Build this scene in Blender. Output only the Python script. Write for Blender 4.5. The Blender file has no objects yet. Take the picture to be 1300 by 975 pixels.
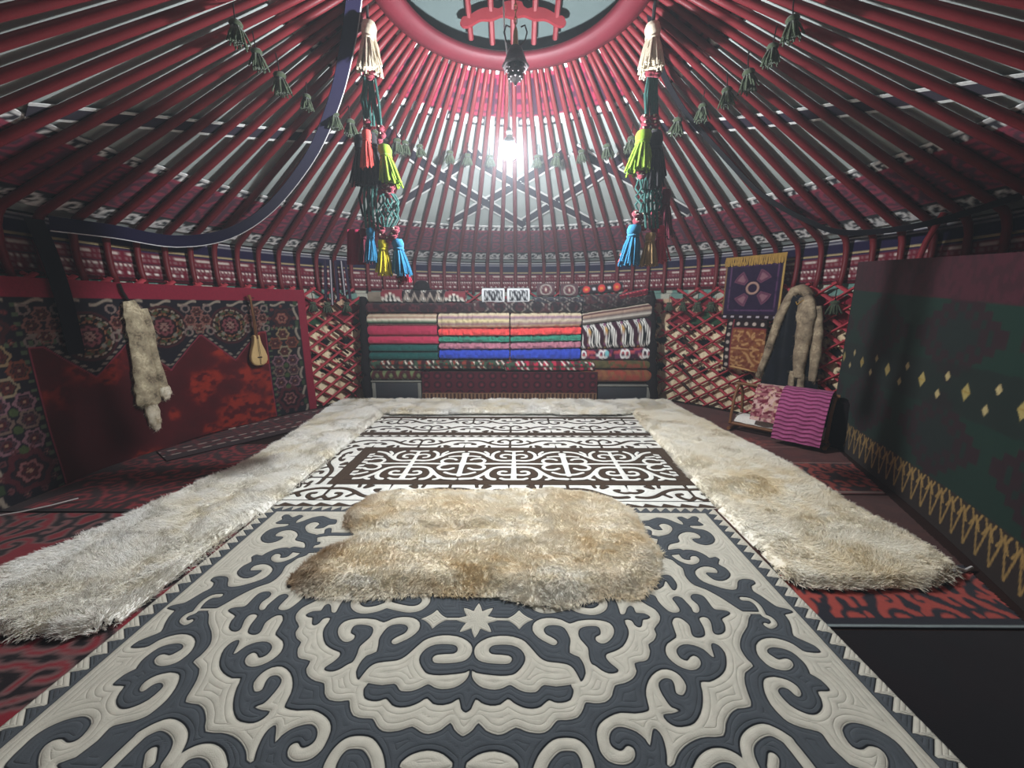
import bpy, bmesh, math, random
import numpy as np
from mathutils import Vector, Matrix
rnd=random.Random(7); rng=np.random.default_rng(7)
scene=bpy.context.scene; COL=scene.collection
PI=math.pi
# ---------------------------------------------------------------- camera
F_PX=490.0; PITCH=math.atan(98.5/490.0); CAM_H=1.4; YAW=math.atan(4*math.cos(PITCH)/490.0)
cd=bpy.data.cameras.new('camera'); cam=bpy.data.objects.new('camera',cd); COL.objects.link(cam)
cd.sensor_fit='HORIZONTAL'; cd.sensor_width=36; cd.lens=F_PX/1300*36; cd.clip_start=.02
cam.location=(0,0,CAM_H); cam.rotation_euler=(PI/2-PITCH,0,YAW); scene.camera=cam
CX,CY=-0.02,2.9          # the yurt's centre
RW=3.72                  # radius of the lattice
def ray(x,y):
    u=(x-650)/F_PX; v=(487.5-y)/F_PX
    dx=u; dy=math.cos(PITCH)+v*math.sin(PITCH); dz=-math.sin(PITCH)+v*math.cos(PITCH)
    c,s=math.cos(YAW),math.sin(YAW)
    return np.array([dx*c-dy*s,dx*s+dy*c,dz])
def at(x,y,Y):
    d=ray(x,y); return d*(Y/d[1])+np.array([0,0,CAM_H])
def cyl(ang,r,z):        # ang in degrees from straight ahead, clockwise seen from above
    a=math.radians(ang); return np.array([CX+r*math.sin(a),CY+r*math.cos(a),z])
def cone_z(r): return 2.1+(3.66-r)*.4818
# ---------------------------------------------------------------- objects
def tag(o,label=None,cat=None,group=None,kind=None):
    if label: o['label']=label
    if cat: o['category']=cat
    if group: o['group']=group
    if kind: o['kind']=kind
    return o
def empty(name,loc=(0,0,0),**k):
    o=bpy.data.objects.new(name,None); COL.objects.link(o); o.location=loc; o.empty_display_size=.1
    return tag(o,**k)
def link(name,me,mat,parent=None,**k):
    o=bpy.data.objects.new(name,me); COL.objects.link(o)
    if mat is not None: me.materials.append(mat)
    if parent is not None:
        o.parent=parent; o.matrix_parent_inverse=Matrix.Translation(-Vector(parent.location))
    return tag(o,**k)
def mesh(name,V,Fq,smooth=True,cols=None):
    V=np.asarray(V,np.float32); me=bpy.data.meshes.new(name)
    if isinstance(Fq,np.ndarray):
        n=Fq.shape[1]; m=len(Fq)
        me.vertices.add(len(V)); me.vertices.foreach_set('co',V.ravel())
        me.loops.add(m*n); me.loops.foreach_set('vertex_index',Fq.astype(np.int32).ravel())
        me.polygons.add(m); me.polygons.foreach_set('loop_start',np.arange(m,dtype=np.int32)*n)
        me.polygons.foreach_set('use_smooth',np.full(m,smooth))
        me.update(calc_edges=True); me.validate()
    else:
        me.from_pydata([tuple(map(float,v)) for v in V],[],Fq)
        me.polygons.foreach_set('use_smooth',np.full(len(me.polygons),smooth)); me.update()
    if cols is not None:
        a=me.attributes.new('Col','FLOAT_COLOR','POINT')
        c=np.ones((len(V),4),np.float32); c[:,:3]=cols; a.data.foreach_set('color',c.ravel())
    return me
class MB:                # collects tubes, boxes and turned shapes into ONE mesh
    def __init__(s): s.V=[]; s.F=[]
    def add(s,V,F):
        b=len(s.V); s.V+= [tuple(map(float,v)) for v in V]; s.F+=[tuple(i+b for i in f) for f in F]
    def tube(s,P,r,n=8,cap=True,flat=None):
        P=[Vector(p) for p in P]; m=len(P); R=[r]*m if np.isscalar(r) else list(r)
        V=[];F=[]; up=None
        for i,p in enumerate(P):
            t=(P[min(i+1,m-1)]-P[max(i-1,0)]).normalized()
            if up is None:
                up=Vector((0,0,1)) if abs(t.z)<.9 else Vector((1,0,0))
            x=t.cross(up)
            if x.length<1e-6: x=t.cross(Vector((.3,1,.2)))
            x.normalize(); y=x.cross(t).normalized(); up=y
            for k in range(n):
                a=2*PI*k/n; fl=1 if flat is None else flat
                V.append(p+x*math.cos(a)*R[i]+y*math.sin(a)*R[i]*fl)
        for i in range(m-1):
            for k in range(n):
                F.append((i*n+k,i*n+(k+1)%n,(i+1)*n+(k+1)%n,(i+1)*n+k))
        if cap: F+= [tuple(range(n-1,-1,-1)),tuple((m-1)*n+k for k in range(n))]
        s.add(V,F); return s
    def lathe(s,prof,c=(0,0,0),n=16):
        V=[];F=[];m=len(prof)
        for r,z in prof:
            for k in range(n): V.append((c[0]+r*math.cos(2*PI*k/n),c[1]+r*math.sin(2*PI*k/n),c[2]+z))
        for i in range(m-1):
            for k in range(n): F.append((i*n+k,i*n+(k+1)%n,(i+1)*n+(k+1)%n,(i+1)*n+k))
        F+=[tuple(range(n-1,-1,-1)),tuple((m-1)*n+k for k in range(n))]
        s.add(V,F); return s
    def box(s,c,size,rz=0,bev=.006,M=None):
        bm=bmesh.new(); bmesh.ops.create_cube(bm,size=1)
        for v in bm.verts: v.co=Vector((v.co.x*size[0],v.co.y*size[1],v.co.z*size[2]))
        if bev: bmesh.ops.bevel(bm,geom=bm.edges[:],offset=bev,segments=2,affect='EDGES',profile=.5)
        T=M if M is not None else Matrix.Translation(Vector(c))@Matrix.Rotation(rz,4,'Z')
        bm.verts.index_update()
        s.add([T@v.co for v in bm.verts],[tuple(v.index for v in f.verts) for f in bm.faces]); bm.free(); return s
    def ball(s,c,r,n=10,sc=(1,1,1)):
        prof=[]; V=[];F=[]
        m=n//2+1
        for i in range(m):
            a=PI*i/(m-1)
            for k in range(n):
                b=2*PI*k/n; V.append((c[0]+r*sc[0]*math.sin(a)*math.cos(b),c[1]+r*sc[1]*math.sin(a)*math.sin(b),c[2]+r*sc[2]*math.cos(a)))
        for i in range(m-1):
            for k in range(n): F.append((i*n+k,(i+1)*n+k,(i+1)*n+(k+1)%n,i*n+(k+1)%n))
        s.add(V,F); return s
    def build(s,name,mat,parent=None,smooth=True,**k):
        me=mesh(name,s.V,s.F,smooth)
        if smooth:
            try: me.set_sharp_from_angle(angle=math.radians(50))
            except Exception: pass
        return link(name,me,mat,parent,**k)
# ---------------------------------------------------------------- pattern maths
def vn(x,y,seed=0):       # smooth value noise 0..1
    xi=np.floor(x).astype(np.int64); yi=np.floor(y).astype(np.int64); fx=x-xi; fy=y-yi
    def h(a,b):
        n=(a*374761393+b*668265263+seed*974711)&0x7fffffff
        n=((n^(n>>13))*1274126177)&0x7fffffff
        return ((n^(n>>16))&0xffff)/65535.
    fx=fx*fx*(3-2*fx); fy=fy*fy*(3-2*fy)
    return (h(xi,yi)*(1-fx)+h(xi+1,yi)*fx)*(1-fy)+(h(xi,yi+1)*(1-fx)+h(xi+1,yi+1)*fx)*fy
def fbm(x,y,seed=0,o=3):
    r=0;a=.5
    for i in range(o): r=r+a*vn(x*2**i,y*2**i,seed+i); a*=.5
    return r/(1-.5**o)
def lin(h):
    h=h.lstrip('#'); v=[int(h[i:i+2],16)/255 for i in (0,2,4)]
    return np.array([a/12.92 if a<=.04045 else ((a+.055)/1.055)**2.4 for a in v])
def sstep(a,b,x): t=np.clip((x-a)/(b-a),0,1); return t*t*(3-2*t)
def put(C,m,c,a=1.):      # blend colour c into C where mask m (0..1)
    m=np.clip(np.asarray(m,float),0,1)*a; C[...]=C*(1-m[...,None])+np.asarray(c)*m[...,None]
def aa(d,w=.004): return np.clip(d/w+.5,0,1)      # signed distance -> coverage
# ---------------------------------------------------------------- materials
def nodes(name):
    m=bpy.data.materials.new(name); m.use_nodes=True; nt=m.node_tree
    b=nt.nodes['Principled BSDF']; return m,nt,b
def nz(nt,scale,detail=3,coord='Object'):
    t=nt.nodes.new('ShaderNodeTexCoord'); n=nt.nodes.new('ShaderNodeTexNoise'); n.inputs['Scale'].default_value=scale; n.inputs['Detail'].default_value=detail
    nt.links.new(t.outputs[coord],n.inputs['Vector']); return n
def bump(nt,b,src,strength,dist=.01):
    u=nt.nodes.new('ShaderNodeBump'); u.inputs['Strength'].default_value=strength; u.inputs['Distance'].default_value=dist
    nt.links.new(src,u.inputs['Height']); nt.links.new(u.outputs['Normal'],b.inputs['Normal']); return u
def mat(name,col,rough=.7,var=.25,scale=12,bumpy=.3,metal=0.,sheen=0.,col2=None,bscale=None):
    m,nt,b=nodes(name); n=nz(nt,scale)
    r=nt.nodes.new('ShaderNodeMix'); r.data_type='RGBA'
    c=np.asarray(col,float); c2=c*(1-var) if col2 is None else np.asarray(col2)
    r.inputs[6].default_value=(*c2,1); r.inputs[7].default_value=(*np.minimum(c*(1+var*.5),1),1)
    nt.links.new(n.outputs['Fac'],r.inputs[0]); nt.links.new(r.outputs[2],b.inputs['Base Color'])
    b.inputs['Roughness'].default_value=rough; b.inputs['Metallic'].default_value=metal
    b.inputs['Sheen Weight'].default_value=sheen
    b.inputs['Specular IOR Level'].default_value=.25 if not metal else .5
    if bumpy:
        n2=nz(nt,bscale or scale*6,2); bump(nt,b,n2.outputs['Fac'],bumpy,.004)
    return m
def mat_attr(name,rough=.9,weave=400,bumpy=.25,var=.3,sheen=.15):
    """the colour each point of the cloth was woven or dyed in, with thread-scale variation"""
    m,nt,b=nodes(name); a=nt.nodes.new('ShaderNodeAttribute'); a.attribute_name='Col'
    n=nz(nt,weave*.15,3); mr=nt.nodes.new('ShaderNodeMapRange'); mr.inputs[3].default_value=1-var; mr.inputs[4].default_value=1+var*.6
    nt.links.new(n.outputs['Fac'],mr.inputs[0])
    x=nt.nodes.new('ShaderNodeMix'); x.data_type='RGBA'; x.blend_type='MULTIPLY'; x.inputs[0].default_value=1
    nt.links.new(a.outputs['Color'],x.inputs[6]); nt.links.new(mr.outputs[0],x.inputs[7]); nt.links.new(x.outputs[2],b.inputs['Base Color'])
    b.inputs['Roughness'].default_value=rough; b.inputs['Sheen Weight'].default_value=sheen; b.inputs['Specular IOR Level'].default_value=.1
    n2=nz(nt,weave,2); bump(nt,b,n2.outputs['Fac'],bumpy,.003)
    return m
M={}
M['red_pole']=mat('red_painted_wood',lin('#6e2026'),.5,.35,6,.25)
M['red_ring']=mat('red_crown_wood',lin('#581722'),.55,.3,6,.2)
M['red_pole_dark']=mat('dull_red_wood',lin('#7a1f2a'),.55,.35,8,.3)
M['red_lattice']=mat('red_lattice_wood',lin('#bd4650'),.5,.4,10,.3)
M['felt_roof']=mat('grey_white_roof_felt',lin('#a3a8a4'),.95,.22,5,.35,bscale=60)
M['felt_crown']=mat('grey_crown_cover',lin('#4c5554'),.95,.2,4,.3)
M['floor']=mat('packed_earth',lin('#2a1712'),.95,.3,4,.3)
M['cloth']=mat_attr('woven_cloth')
M['cloth_fine']=mat_attr('fine_woven_cloth',weave=700,bumpy=.15,var=.2)
M['velvet']=mat_attr('embroidered_velvet',rough=.75,weave=500,bumpy=.3,var=.35,sheen=.35)
M['feltpat']=mat_attr('mosaic_felt',weave=260,bumpy=.35,var=.22)
M['navy']=mat('navy_webbing',lin('#1c1830'),.85,.2,40,.3)
M['white_edge']=mat('white_webbing_edge',lin('#c9c4c0'),.9,.15,60,.2)
M['black_cloth']=mat('black_cloth',lin('#14090c'),.9,.3,20,.4)
M['dark_wood']=mat('dark_brown_wood',lin('#3a2016'),.6,.4,14,.3)
M['mid_wood']=mat('brown_bent_wood',lin('#7d5233'),.5,.4,14,.3)
M['stick']=mat('peeled_stick',lin('#b98d5a'),.6,.3,20,.3)
M['pale_wood']=mat('pale_carved_wood',lin('#c9a873'),.5,.25,9,.2)
M['iron']=mat('blackened_metal',lin('#3b3334'),.45,.3,20,.2,metal=.7)
M['brass']=mat('aged_brass',lin('#a58a5f'),.35,.3,20,.1,metal=.9)
M['white_cable']=mat('white_cable',lin('#e0e0e4'),.4,.05,5,0)
M['dark_cord']=mat('dark_hair_cord',lin('#241a1a'),.9,.3,40,.3)
def yarn(n,h): M[n]=mat(n+'_yarn',lin(h),.9,.45,60,.6,sheen=.2,bscale=220)
for n,h in dict(cream='#cfc0a8',coral='#c8463f',lime='#76931f',sky='#246f94',yellow='#bfac1c',crimson='#a81c3a',tan='#96764e',dgreen='#24504a',olive='#434c38',knotred='#7c2836',knotwhite='#d8c7ae',blackyarn='#1a1418',maroon='#5a1226').items(): yarn(n,h)
m,nt,b=nodes('lit_bulb'); b.inputs['Emission Color'].default_value=(.88,.95,1,1); b.inputs['Emission Strength'].default_value=1.; b.inputs['Base Color'].default_value=(1,1,1,1); M['bulb']=m; BULB=b
m,nt,b=nodes('socket_plastic'); b.inputs['Base Color'].default_value=(.6,.6,.62,1); M['socket']=m
# ---------------------------------------------------------------- cloth slabs
def slab(name,P,C,thick,mat_,parent=None,flip=False,keep=None,back=True,**k):
    """P (nv,nu,3) front points, C (nv,nu,3) colours: a sheet with real thickness"""
    P=np.asarray(P,float); nv,nu=P.shape[:2]
    du=np.gradient(P,axis=1); dv=np.gradient(P,axis=0); N=np.cross(du,dv); N/=np.linalg.norm(N,axis=2,keepdims=True)+1e-9
    if flip: N=-N
    idx=np.arange(nv*nu).reshape(nv,nu)
    q=np.stack([idx[:-1,:-1],idx[:-1,1:],idx[1:,1:],idx[1:,:-1]],-1).reshape(-1,4)
    if keep is not None:
        kf=keep.ravel(); q=q[kf[q].all(1)]
    if flip: q=q[:,::-1]
    # boundary edges
    e=np.concatenate([q[:,[0,1]],q[:,[1,2]],q[:,[2,3]],q[:,[3,0]]]); key=e[:,0]*10**7+e[:,1]; rk=e[:,1]*10**7+e[:,0]
    be=e[~np.isin(key,rk)]
    V=P.reshape(-1,3); B=V-N.reshape(-1,3)*thick; n=len(V)
    sides=np.stack([be[:,1],be[:,0],be[:,0]+n,be[:,1]+n],-1)
    Fq=[q,sides]
    if back: Fq.append(q[:,::-1]+n)
    Fq=np.concatenate(Fq); c=C.reshape(-1,3)
    VV=np.concatenate([V,B]); CC=np.concatenate([c,c*.9])
    used=np.zeros(len(VV),bool); used[Fq.ravel()]=True; rm=np.cumsum(used)-1
    me=mesh(name,VV[used],rm[Fq],True,CC[used])
    me.set_sharp_from_angle(angle=math.radians(60))
    return link(name,me,mat_,parent,**k)
def wall_pts(a,z,R):       # a (nu,) degrees ascending clockwise, z (nv,) ascending ; R array or number
    A,Z=np.meshgrid(np.radians(a),z); r=np.broadcast_to(R,A.shape)
    return np.stack([CX+r*np.sin(A),CY+r*np.cos(A),Z],-1)
def cone_pts(a,r,off):     # offset along the outward roof normal
    A,Rr=np.meshgrid(np.radians(a),r); z=2.1+(3.66-Rr)*.4818; n=np.array([.4818,1])/math.hypot(.4818,1)
    Rr=Rr+n[0]*off; z=z+n[1]*off
    return np.stack([CX+Rr*np.sin(A),CY+Rr*np.cos(A),z],-1)
# ---------------------------------------------------------------- fur
def hair(name,P,D,L,rad,mat_,parent,nseg=5,curl=.35,sag=.0,**k):
    """P roots (n,3), D unit directions, L lengths: a pile of separate hairs as one curves object"""
    n=len(P); t=np.linspace(0,1,nseg)
    j=rng.normal(0,1,(n,3)); j/=np.linalg.norm(j,axis=1,keepdims=True)
    pos=P[:,None,:]+D[:,None,:]*(L[:,None,None]*t[None,:,None])+j[:,None,:]*(curl*L[:,None,None]*(t**2)[None,:,None])
    pos[...,2]-=sag*L[:,None]*(t**2)[None,:]
    cu=bpy.data.hair_curves.new(name); cu.add_curves([nseg]*n)
    cu.attributes['position'].data.foreach_set('vector',pos.astype(np.float32).ravel())
    ra=cu.attributes.new('radius','FLOAT','POINT'); ra.data.foreach_set('value',(rad*(1-.85*np.tile(t,n))).astype(np.float32))
    o=bpy.data.objects.new(name,cu); COL.objects.link(o); cu.materials.append(mat_)
    o.parent=parent; o.matrix_parent_inverse=Matrix.Translation(-Vector(parent.location))
    return tag(o,kind='stuff',**k)
def mat_fur(name,c1,c2,c3,s1=2.2,s2=9,rough=.8,sx=1,sy=1):
    m,nt,b=nodes(name)
    tc=nt.nodes.new('ShaderNodeTexCoord'); mp=nt.nodes.new('ShaderNodeMapping'); mp.inputs['Scale'].default_value=(sx,sy,1); nt.links.new(tc.outputs['Object'],mp.inputs[0])
    n1=nt.nodes.new('ShaderNodeTexNoise'); n1.inputs['Scale'].default_value=s1; n1.inputs['Detail'].default_value=4
    n2=nt.nodes.new('ShaderNodeTexNoise'); n2.inputs['Scale'].default_value=s2; n2.inputs['Detail'].default_value=4
    nt.links.new(mp.outputs[0],n1.inputs[0]); nt.links.new(mp.outputs[0],n2.inputs[0])
    a=nt.nodes.new('ShaderNodeValToRGB'); a.color_ramp.elements[0].position=.36; a.color_ramp.elements[1].position=.62
    a.color_ramp.elements[0].color=(*c2,1); a.color_ramp.elements[1].color=(*c1,1); nt.links.new(n1.outputs['Fac'],a.inputs[0])
    r=nt.nodes.new('ShaderNodeValToRGB'); r.color_ramp.elements[0].position=.38; r.color_ramp.elements[1].position=.55
    r.color_ramp.elements[0].color=(1,1,1,1); r.color_ramp.elements[1].color=(0,0,0,1); nt.links.new(n2.outputs['Fac'],r.inputs[0])
    x=nt.nodes.new('ShaderNodeMix'); x.data_type='RGBA'; x.inputs[7].default_value=(*c3,1)
    nt.links.new(r.outputs[0],x.inputs[0]); nt.links.new(a.outputs[0],x.inputs[6])
    nt.links.new(x.outputs[2],b.inputs['Base Color']); b.inputs['Roughness'].default_value=rough; b.inputs['Specular IOR Level'].default_value=.15
    return m
SHY_POLY=[(1,[(1010,2321),(1056,2330),(1122,2366),(1183,2349),(1224,2305),(1259,2280),(1267,2314),(1254,2362),(1293,2380),(1320,2348),(1362,2381),(1393,2381),(1395,2350),(1375,2324),(1394,2281),(1358,2267),(1297,2267),(1308,2239),(1365,2223),(1391,2184),(1386,2120),(1348,2076),(1301,2061),(1261,2078),(1245,2114),(1263,2129),(1296,2130),(1311,2151),(1294,2188),(1243,2197),(1194,2171),(1168,2136),(1164,2102),(1143,2084),(1092,2067),(1064,2028),(1057,1987),(1063,1951),(1079,1921),(1105,1896),(1140,1884),(1180,1899),(1202,1928),(1198,1956),(1173,1958),(1156,1943),(1151,1926),(1126,1926),(1110,1942),(1111,1988),(1166,2019),(1226,2002),(1257,1963),(1265,1942),(1302,1953),(1315,1929),(1288,1891),(1309,1858),(1311,1812),(1285,1779),(1240,1757),(1200,1767),(1182,1811),(1197,1823),(1245,1817),(1251,1852),(1220,1869),(1178,1863),(1133,1830),(1124,1789),(1140,1751),(1184,1720),(1231,1698),(1278,1698),(1308,1742),(1331,1766),(1369,1774),(1401,1764),(1398,1737),(1368,1721),(1355,1686),(1372,1657),(1386,1624),(1400,1592),(1413,1582),(1449,1569),(1458,1550),(1418,1539),(1408,1533),(1405,1502),(1386,1458),(1367,1421),(1389,1398),(1418,1372),(1424,1343),(1407,1337),(1375,1339),(1352,1347),(1337,1376),(1309,1397),(1267,1409),(1218,1400),(1177,1371),(1157,1330),(1160,1298),(1173,1273),(1204,1259),(1239,1261),(1268,1280),(1273,1302),(1256,1311),(1228,1305),(1214,1318),(1203,1337),(1215,1354),(1242,1362),(1280,1355),(1304,1338),(1315,1309),(1318,1280),(1308,1247),(1307,1244),(1328,1221),(1334,1183),(1315,1176),(1283,1175),(1276,1152),(1261,1123),(1233,1101),(1204,1092),(1175,1100),(1146,1125),(1136,1164),(1142,1181),(1162,1190),(1181,1183),(1189,1163),(1199,1155),(1217,1166),(1222,1195),(1201,1220),(1165,1231),(1154,1231),(1125,1226),(1104,1207),(1086,1169),(1080,1127),(1088,1092),(1101,1068),(1134,1051),(1182,1038),(1188,1020),(1187,995),(1195,970),(1205,945),(1213,908),(631,899),(664,941),(684,966),(717,991),(759,1010),(801,1019),(857,1022),(884,1058),(916,1091),(953,1111),(1006,1119),(1021,1158),(1033,1202),(1060,1248),(1108,1276),(1102,1305),(1101,1344),(1114,1379),(1149,1423),(1198,1469),(1233,1517),(1255,1538),(1232,1549),(1216,1568),(1194,1604),(1168,1646),(1127,1694),(1083,1724),(1068,1756),(1065,1799),(1077,1853),(1061,1886),(1048,1923),(1013,1948),(1012,2014),(1021,2083),(1055,2143),(1073,2155),(1125,2174),(1167,2221),(1174,2262),(1142,2291),(1099,2270),(1106,2218),(1053,2224),(1033,2261),(994,2269)]),(1,[(1263,1043),(1295,1063),(1328,1067),(1369,1053),(1399,1028),(1411,1001),(1410,976),(1404,929),(1379,909),(1287,908),(1306,929),(1330,952),(1341,975),(1333,992),(1308,996),(1282,986),(1261,989),(1252,1006)]),(1,[(613,899),(641,940),(654,982),(656,1020),(646,1040),(635,1043),(623,1024),(606,992),(598,1011),(576,1033),(546,1045),(517,1048),(492,1034),(479,1010),(483,989),(503,977),(518,980),(531,991),(548,987),(553,973),(543,953),(521,941),(494,939),(464,947),(446,968),(441,989),(442,1027),(460,1057),(496,1080),(539,1094),(589,1092),(632,1099),(644,1111),(648,1155),(663,1193),(696,1233),(742,1259),(780,1255),(804,1231),(810,1194),(793,1167),(778,1157),(761,1166),(767,1194),(765,1217),(740,1223),(712,1205),(706,1177),(713,1140),(724,1114),(748,1104),(716,1093),(684,1089),(690,1066),(713,1050),(748,1051),(782,1062),(818,1095),(844,1135),(860,1173),(871,1209),(904,1209),(953,1230),(991,1260),(1015,1297),(1029,1337),(1020,1371),(998,1381),(985,1357),(975,1315),(964,1320),(949,1350),(916,1370),(875,1373),(844,1356),(832,1335),(836,1309),(858,1297),(876,1312),(897,1321),(911,1306),(905,1281),(878,1260),(843,1259),(811,1277),(789,1309),(789,1342),(810,1376),(859,1407),(867,1435),(872,1476),(876,1490),(895,1513),(921,1512),(938,1490),(944,1467),(934,1428),(940,1410),(964,1408),(989,1421),(1002,1459),(1003,1491),(1006,1511),(1027,1520),(1046,1512),(1046,1483),(1032,1444),(1035,1425),(1060,1425),(1089,1445),(1105,1484),(1106,1508),(1138,1525),(1164,1542),(1156,1557),(1125,1563),(1101,1569),(1097,1603),(1093,1645),(1076,1661),(1049,1664),(1028,1649),(1024,1626),(1038,1594),(1031,1562),(1015,1545),(997,1549),(999,1575),(990,1611),(981,1639),(957,1649),(933,1634),(935,1611),(940,1575),(935,1553),(911,1544),(884,1553),(865,1592),(858,1620),(857,1648),(834,1662),(794,1672),(742,1716),(551,1777),(404,1820),(93,1841),(-189,1838),(-28,894)]),(1,[(974,1804),(994,1777),(995,1729),(975,1693),(957,1693),(951,1744),(944,1755),(923,1718),(880,1692),(847,1702),(838,1717),(897,1781)]),(0,[(20,926),(40,953),(70,967),(107,972),(144,964),(170,950),(183,927),(128,912)]),(0,[(-49,1019),(-20,1013),(6,1017),(31,1035),(48,1056),(75,1033),(114,1020),(143,1027),(174,1043),(206,1032),(239,1026),(269,1028),(294,1044),(316,1067),(346,1068),(387,1077),(412,1107),(424,1129),(452,1126),(494,1130),(524,1154),(544,1192),(581,1201),(620,1221),(643,1251),(645,1285),(685,1294),(706,1305),(726,1341),(729,1372),(757,1390),(781,1423),(781,1450),(803,1478),(787,1458),(817,1489),(833,1522),(826,1561),(801,1587),(781,1610),(762,1638),(722,1647),(695,1676),(664,1695),(607,1705),(545,1744),(401,1786),(94,1806),(-183,1804)]),(1,[(604,1690),(640,1658),(656,1609),(657,1559),(657,1534),(677,1536),(695,1569),(715,1586),(729,1573),(730,1543),(766,1540),(788,1518),(767,1504),(748,1501),(734,1469),(717,1459),(702,1473),(696,1497),(666,1500),(665,1457),(666,1473),(667,1441),(653,1404),(620,1361),(577,1337),(545,1325),(538,1307),(552,1281),(574,1256),(562,1243),(531,1241),(506,1255),(482,1277),(457,1268),(445,1243),(432,1217),(420,1207),(408,1208),(381,1194),(387,1177),(385,1163),(371,1137),(338,1127),(312,1129),(292,1136),(264,1113),(233,1105),(198,1110),(167,1125),(146,1139),(120,1119),(84,1115),(52,1124),(30,1137),(18,1103),(-1,1090),(-22,1098),(-65,1113),(-179,1782),(95,1784),(398,1765),(512,1723)]),(0,[(422,1194),(419,1207),(412,1231),(399,1261),(379,1277),(345,1284),(299,1290),(271,1308),(249,1337),(215,1382),(184,1400),(140,1411),(78,1407),(30,1384),(6,1353),(7,1319),(26,1293),(62,1282),(114,1278),(149,1281),(160,1300),(148,1315),(113,1320),(77,1323),(64,1339),(75,1360),(111,1367),(160,1364),(196,1344),(213,1310),(206,1278),(183,1247),(161,1232),(116,1228),(60,1233),(20,1240),(5,1249),(8,1222),(24,1199),(53,1180),(97,1173),(129,1180),(153,1192),(177,1178),(209,1165),(247,1165),(263,1179),(281,1193),(324,1187),(368,1193),(390,1196)]),(0,[(442,1230),(444,1242),(444,1273),(430,1311),(395,1330),(406,1386),(403,1415),(389,1453),(359,1468),(320,1467),(298,1448),(304,1422),(327,1406),(347,1389),(349,1375),(333,1364),(306,1378),(271,1403),(248,1440),(256,1480),(290,1504),(337,1510),(382,1499),(415,1478),(453,1493),(500,1500),(552,1498),(594,1482),(605,1447),(589,1409),(558,1380),(532,1375),(514,1390),(518,1409),(539,1420),(544,1447),(532,1464),(487,1463),(456,1450),(445,1423),(450,1394),(473,1355),(471,1324),(471,1292),(481,1273),(506,1253),(482,1219),(447,1213)])]
SHY_STROKE=[(0,12,[(1270,1634),(1305,1628),(1320,1596),(1316,1560),(1310,1530),(1329,1514),(1327,1485),(1297,1468),(1287,1477)]),(0,7,[(1230,1547),(1270,1546),(1303,1545)]),(0,19,[(242,913),(250,931),(268,959),(303,988),(341,994),(373,988),(392,964),(398,933),(395,914)]),(0,20,[(433,1583),(477,1557),(536,1548),(582,1575),(591,1616),(553,1634),(512,1639)]),(0,20,[(433,1583),(369,1564),(314,1555),(274,1568),(255,1604),(271,1642),(315,1661)]),(0,16,[(433,1583),(437,1633),(441,1692)]),(0,14,[(605,1695),(651,1675),(691,1637),(733,1609),(766,1582),(795,1548)]),(1,24,[(1124,2003),(1049,1990),(951,1998),(819,2006),(726,2006)]),(1,17,[(788,2166),(883,2155),(983,2154),(1059,2126),(1082,2084),(1039,2053),(1008,2060)]),(1,20,[(992,2154),(1011,2204)]),(0,19,[(902,933),(907,972),(926,1005),(966,1031),(1011,1043),(1041,1030),(1062,1010)]),(0,19,[(1059,1013),(1067,977),(1073,942),(1077,912)]),(0,15,[(959,930),(982,961)]),(0,20,[(730,917),(762,947),(802,965),(839,965),(866,948),(871,918)])]
PANEL=[(1,19,[(-5,297),(-2,7),(4,-312)]),(1,15,[(-2,78),(31,82),(111,76),(180,109),(237,174),(298,247),(364,285),(432,297)]),(1,15,[(179,103),(199,161),(199,224),(180,270),(146,302)]),(1,13,[(-3,204),(67,231),(115,209),(114,160),(76,148)]),(1,13,[(251,179),(245,243),(280,296)]),(1,14,[(-10,301),(82,313)]),(1,14,[(-2,5),(109,9),(201,7),(279,1)]),(1,16,[(3,-68),(107,-67),(171,-87),(218,-147),(263,-220),(307,-266),(352,-298),(441,-306)]),(1,17,[(195,-110),(225,-184),(221,-255),(197,-297),(160,-313)]),(1,14,[(5,-222),(78,-231),(122,-214),(126,-177),(99,-156),(67,-163)]),(1,13,[(284,-255),(305,-296),(267,-317)]),(1,14,[(4,-312),(71,-314),(107,-295)]),(1,14,[(332,9),(284,25),(265,75),(302,122),(369,115),(393,93)]),(1,13,[(451,181),(389,184),(319,167)]),(1,15,[(332,1),(277,-34),(260,-79),(289,-121),(352,-121),(393,-93)]),(1,14,[(458,-225),(398,-216),(334,-180)]),(1,20,[(448,245),(459,137),(457,10),(463,-92),(462,-239)]),(1,16,[(279,1),(332,6),(457,9)])]
ROWM=[(1,22,[(0,-11),(-3,211)]),(1,13,[(-3,211),(51,261),(109,223),(116,172),(81,163)]),(1,14,[(-1,81),(88,78),(171,108),(241,164),(288,202),(351,225),(427,215)]),(1,12,[(171,108),(218,158),(182,213)]),(1,24,[(465,-7),(477,138)]),(1,12,[(476,132),(429,149),(382,131),(357,101),(387,95)]),(1,14,[(284,1),(266,62),(308,32)]),(1,10,[(204,0),(213,52)])]
def seg_d(X,Y,p):
    """unsigned distance to polyline/polygon edges"""
    d=np.full(X.shape,9e9)
    for (ax,ay),(bx,by) in zip(p[:-1],p[1:]):
        vx,vy=bx-ax,by-ay; L=vx*vx+vy*vy+1e-12
        t=np.clip(((X-ax)*vx+(Y-ay)*vy)/L,0,1)
        d=np.minimum(d,(X-ax-t*vx)**2+(Y-ay-t*vy)**2)
    return np.sqrt(d)
def inside(X,Y,p):
    c=np.zeros(X.shape,bool)
    for (ax,ay),(bx,by) in zip(p,p[1:]+p[:1]):
        if ay==by: continue
        c^=((ay>Y)!=(by>Y))&(X<(bx-ax)*(Y-ay)/(by-ay)+ax)
    return c
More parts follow.
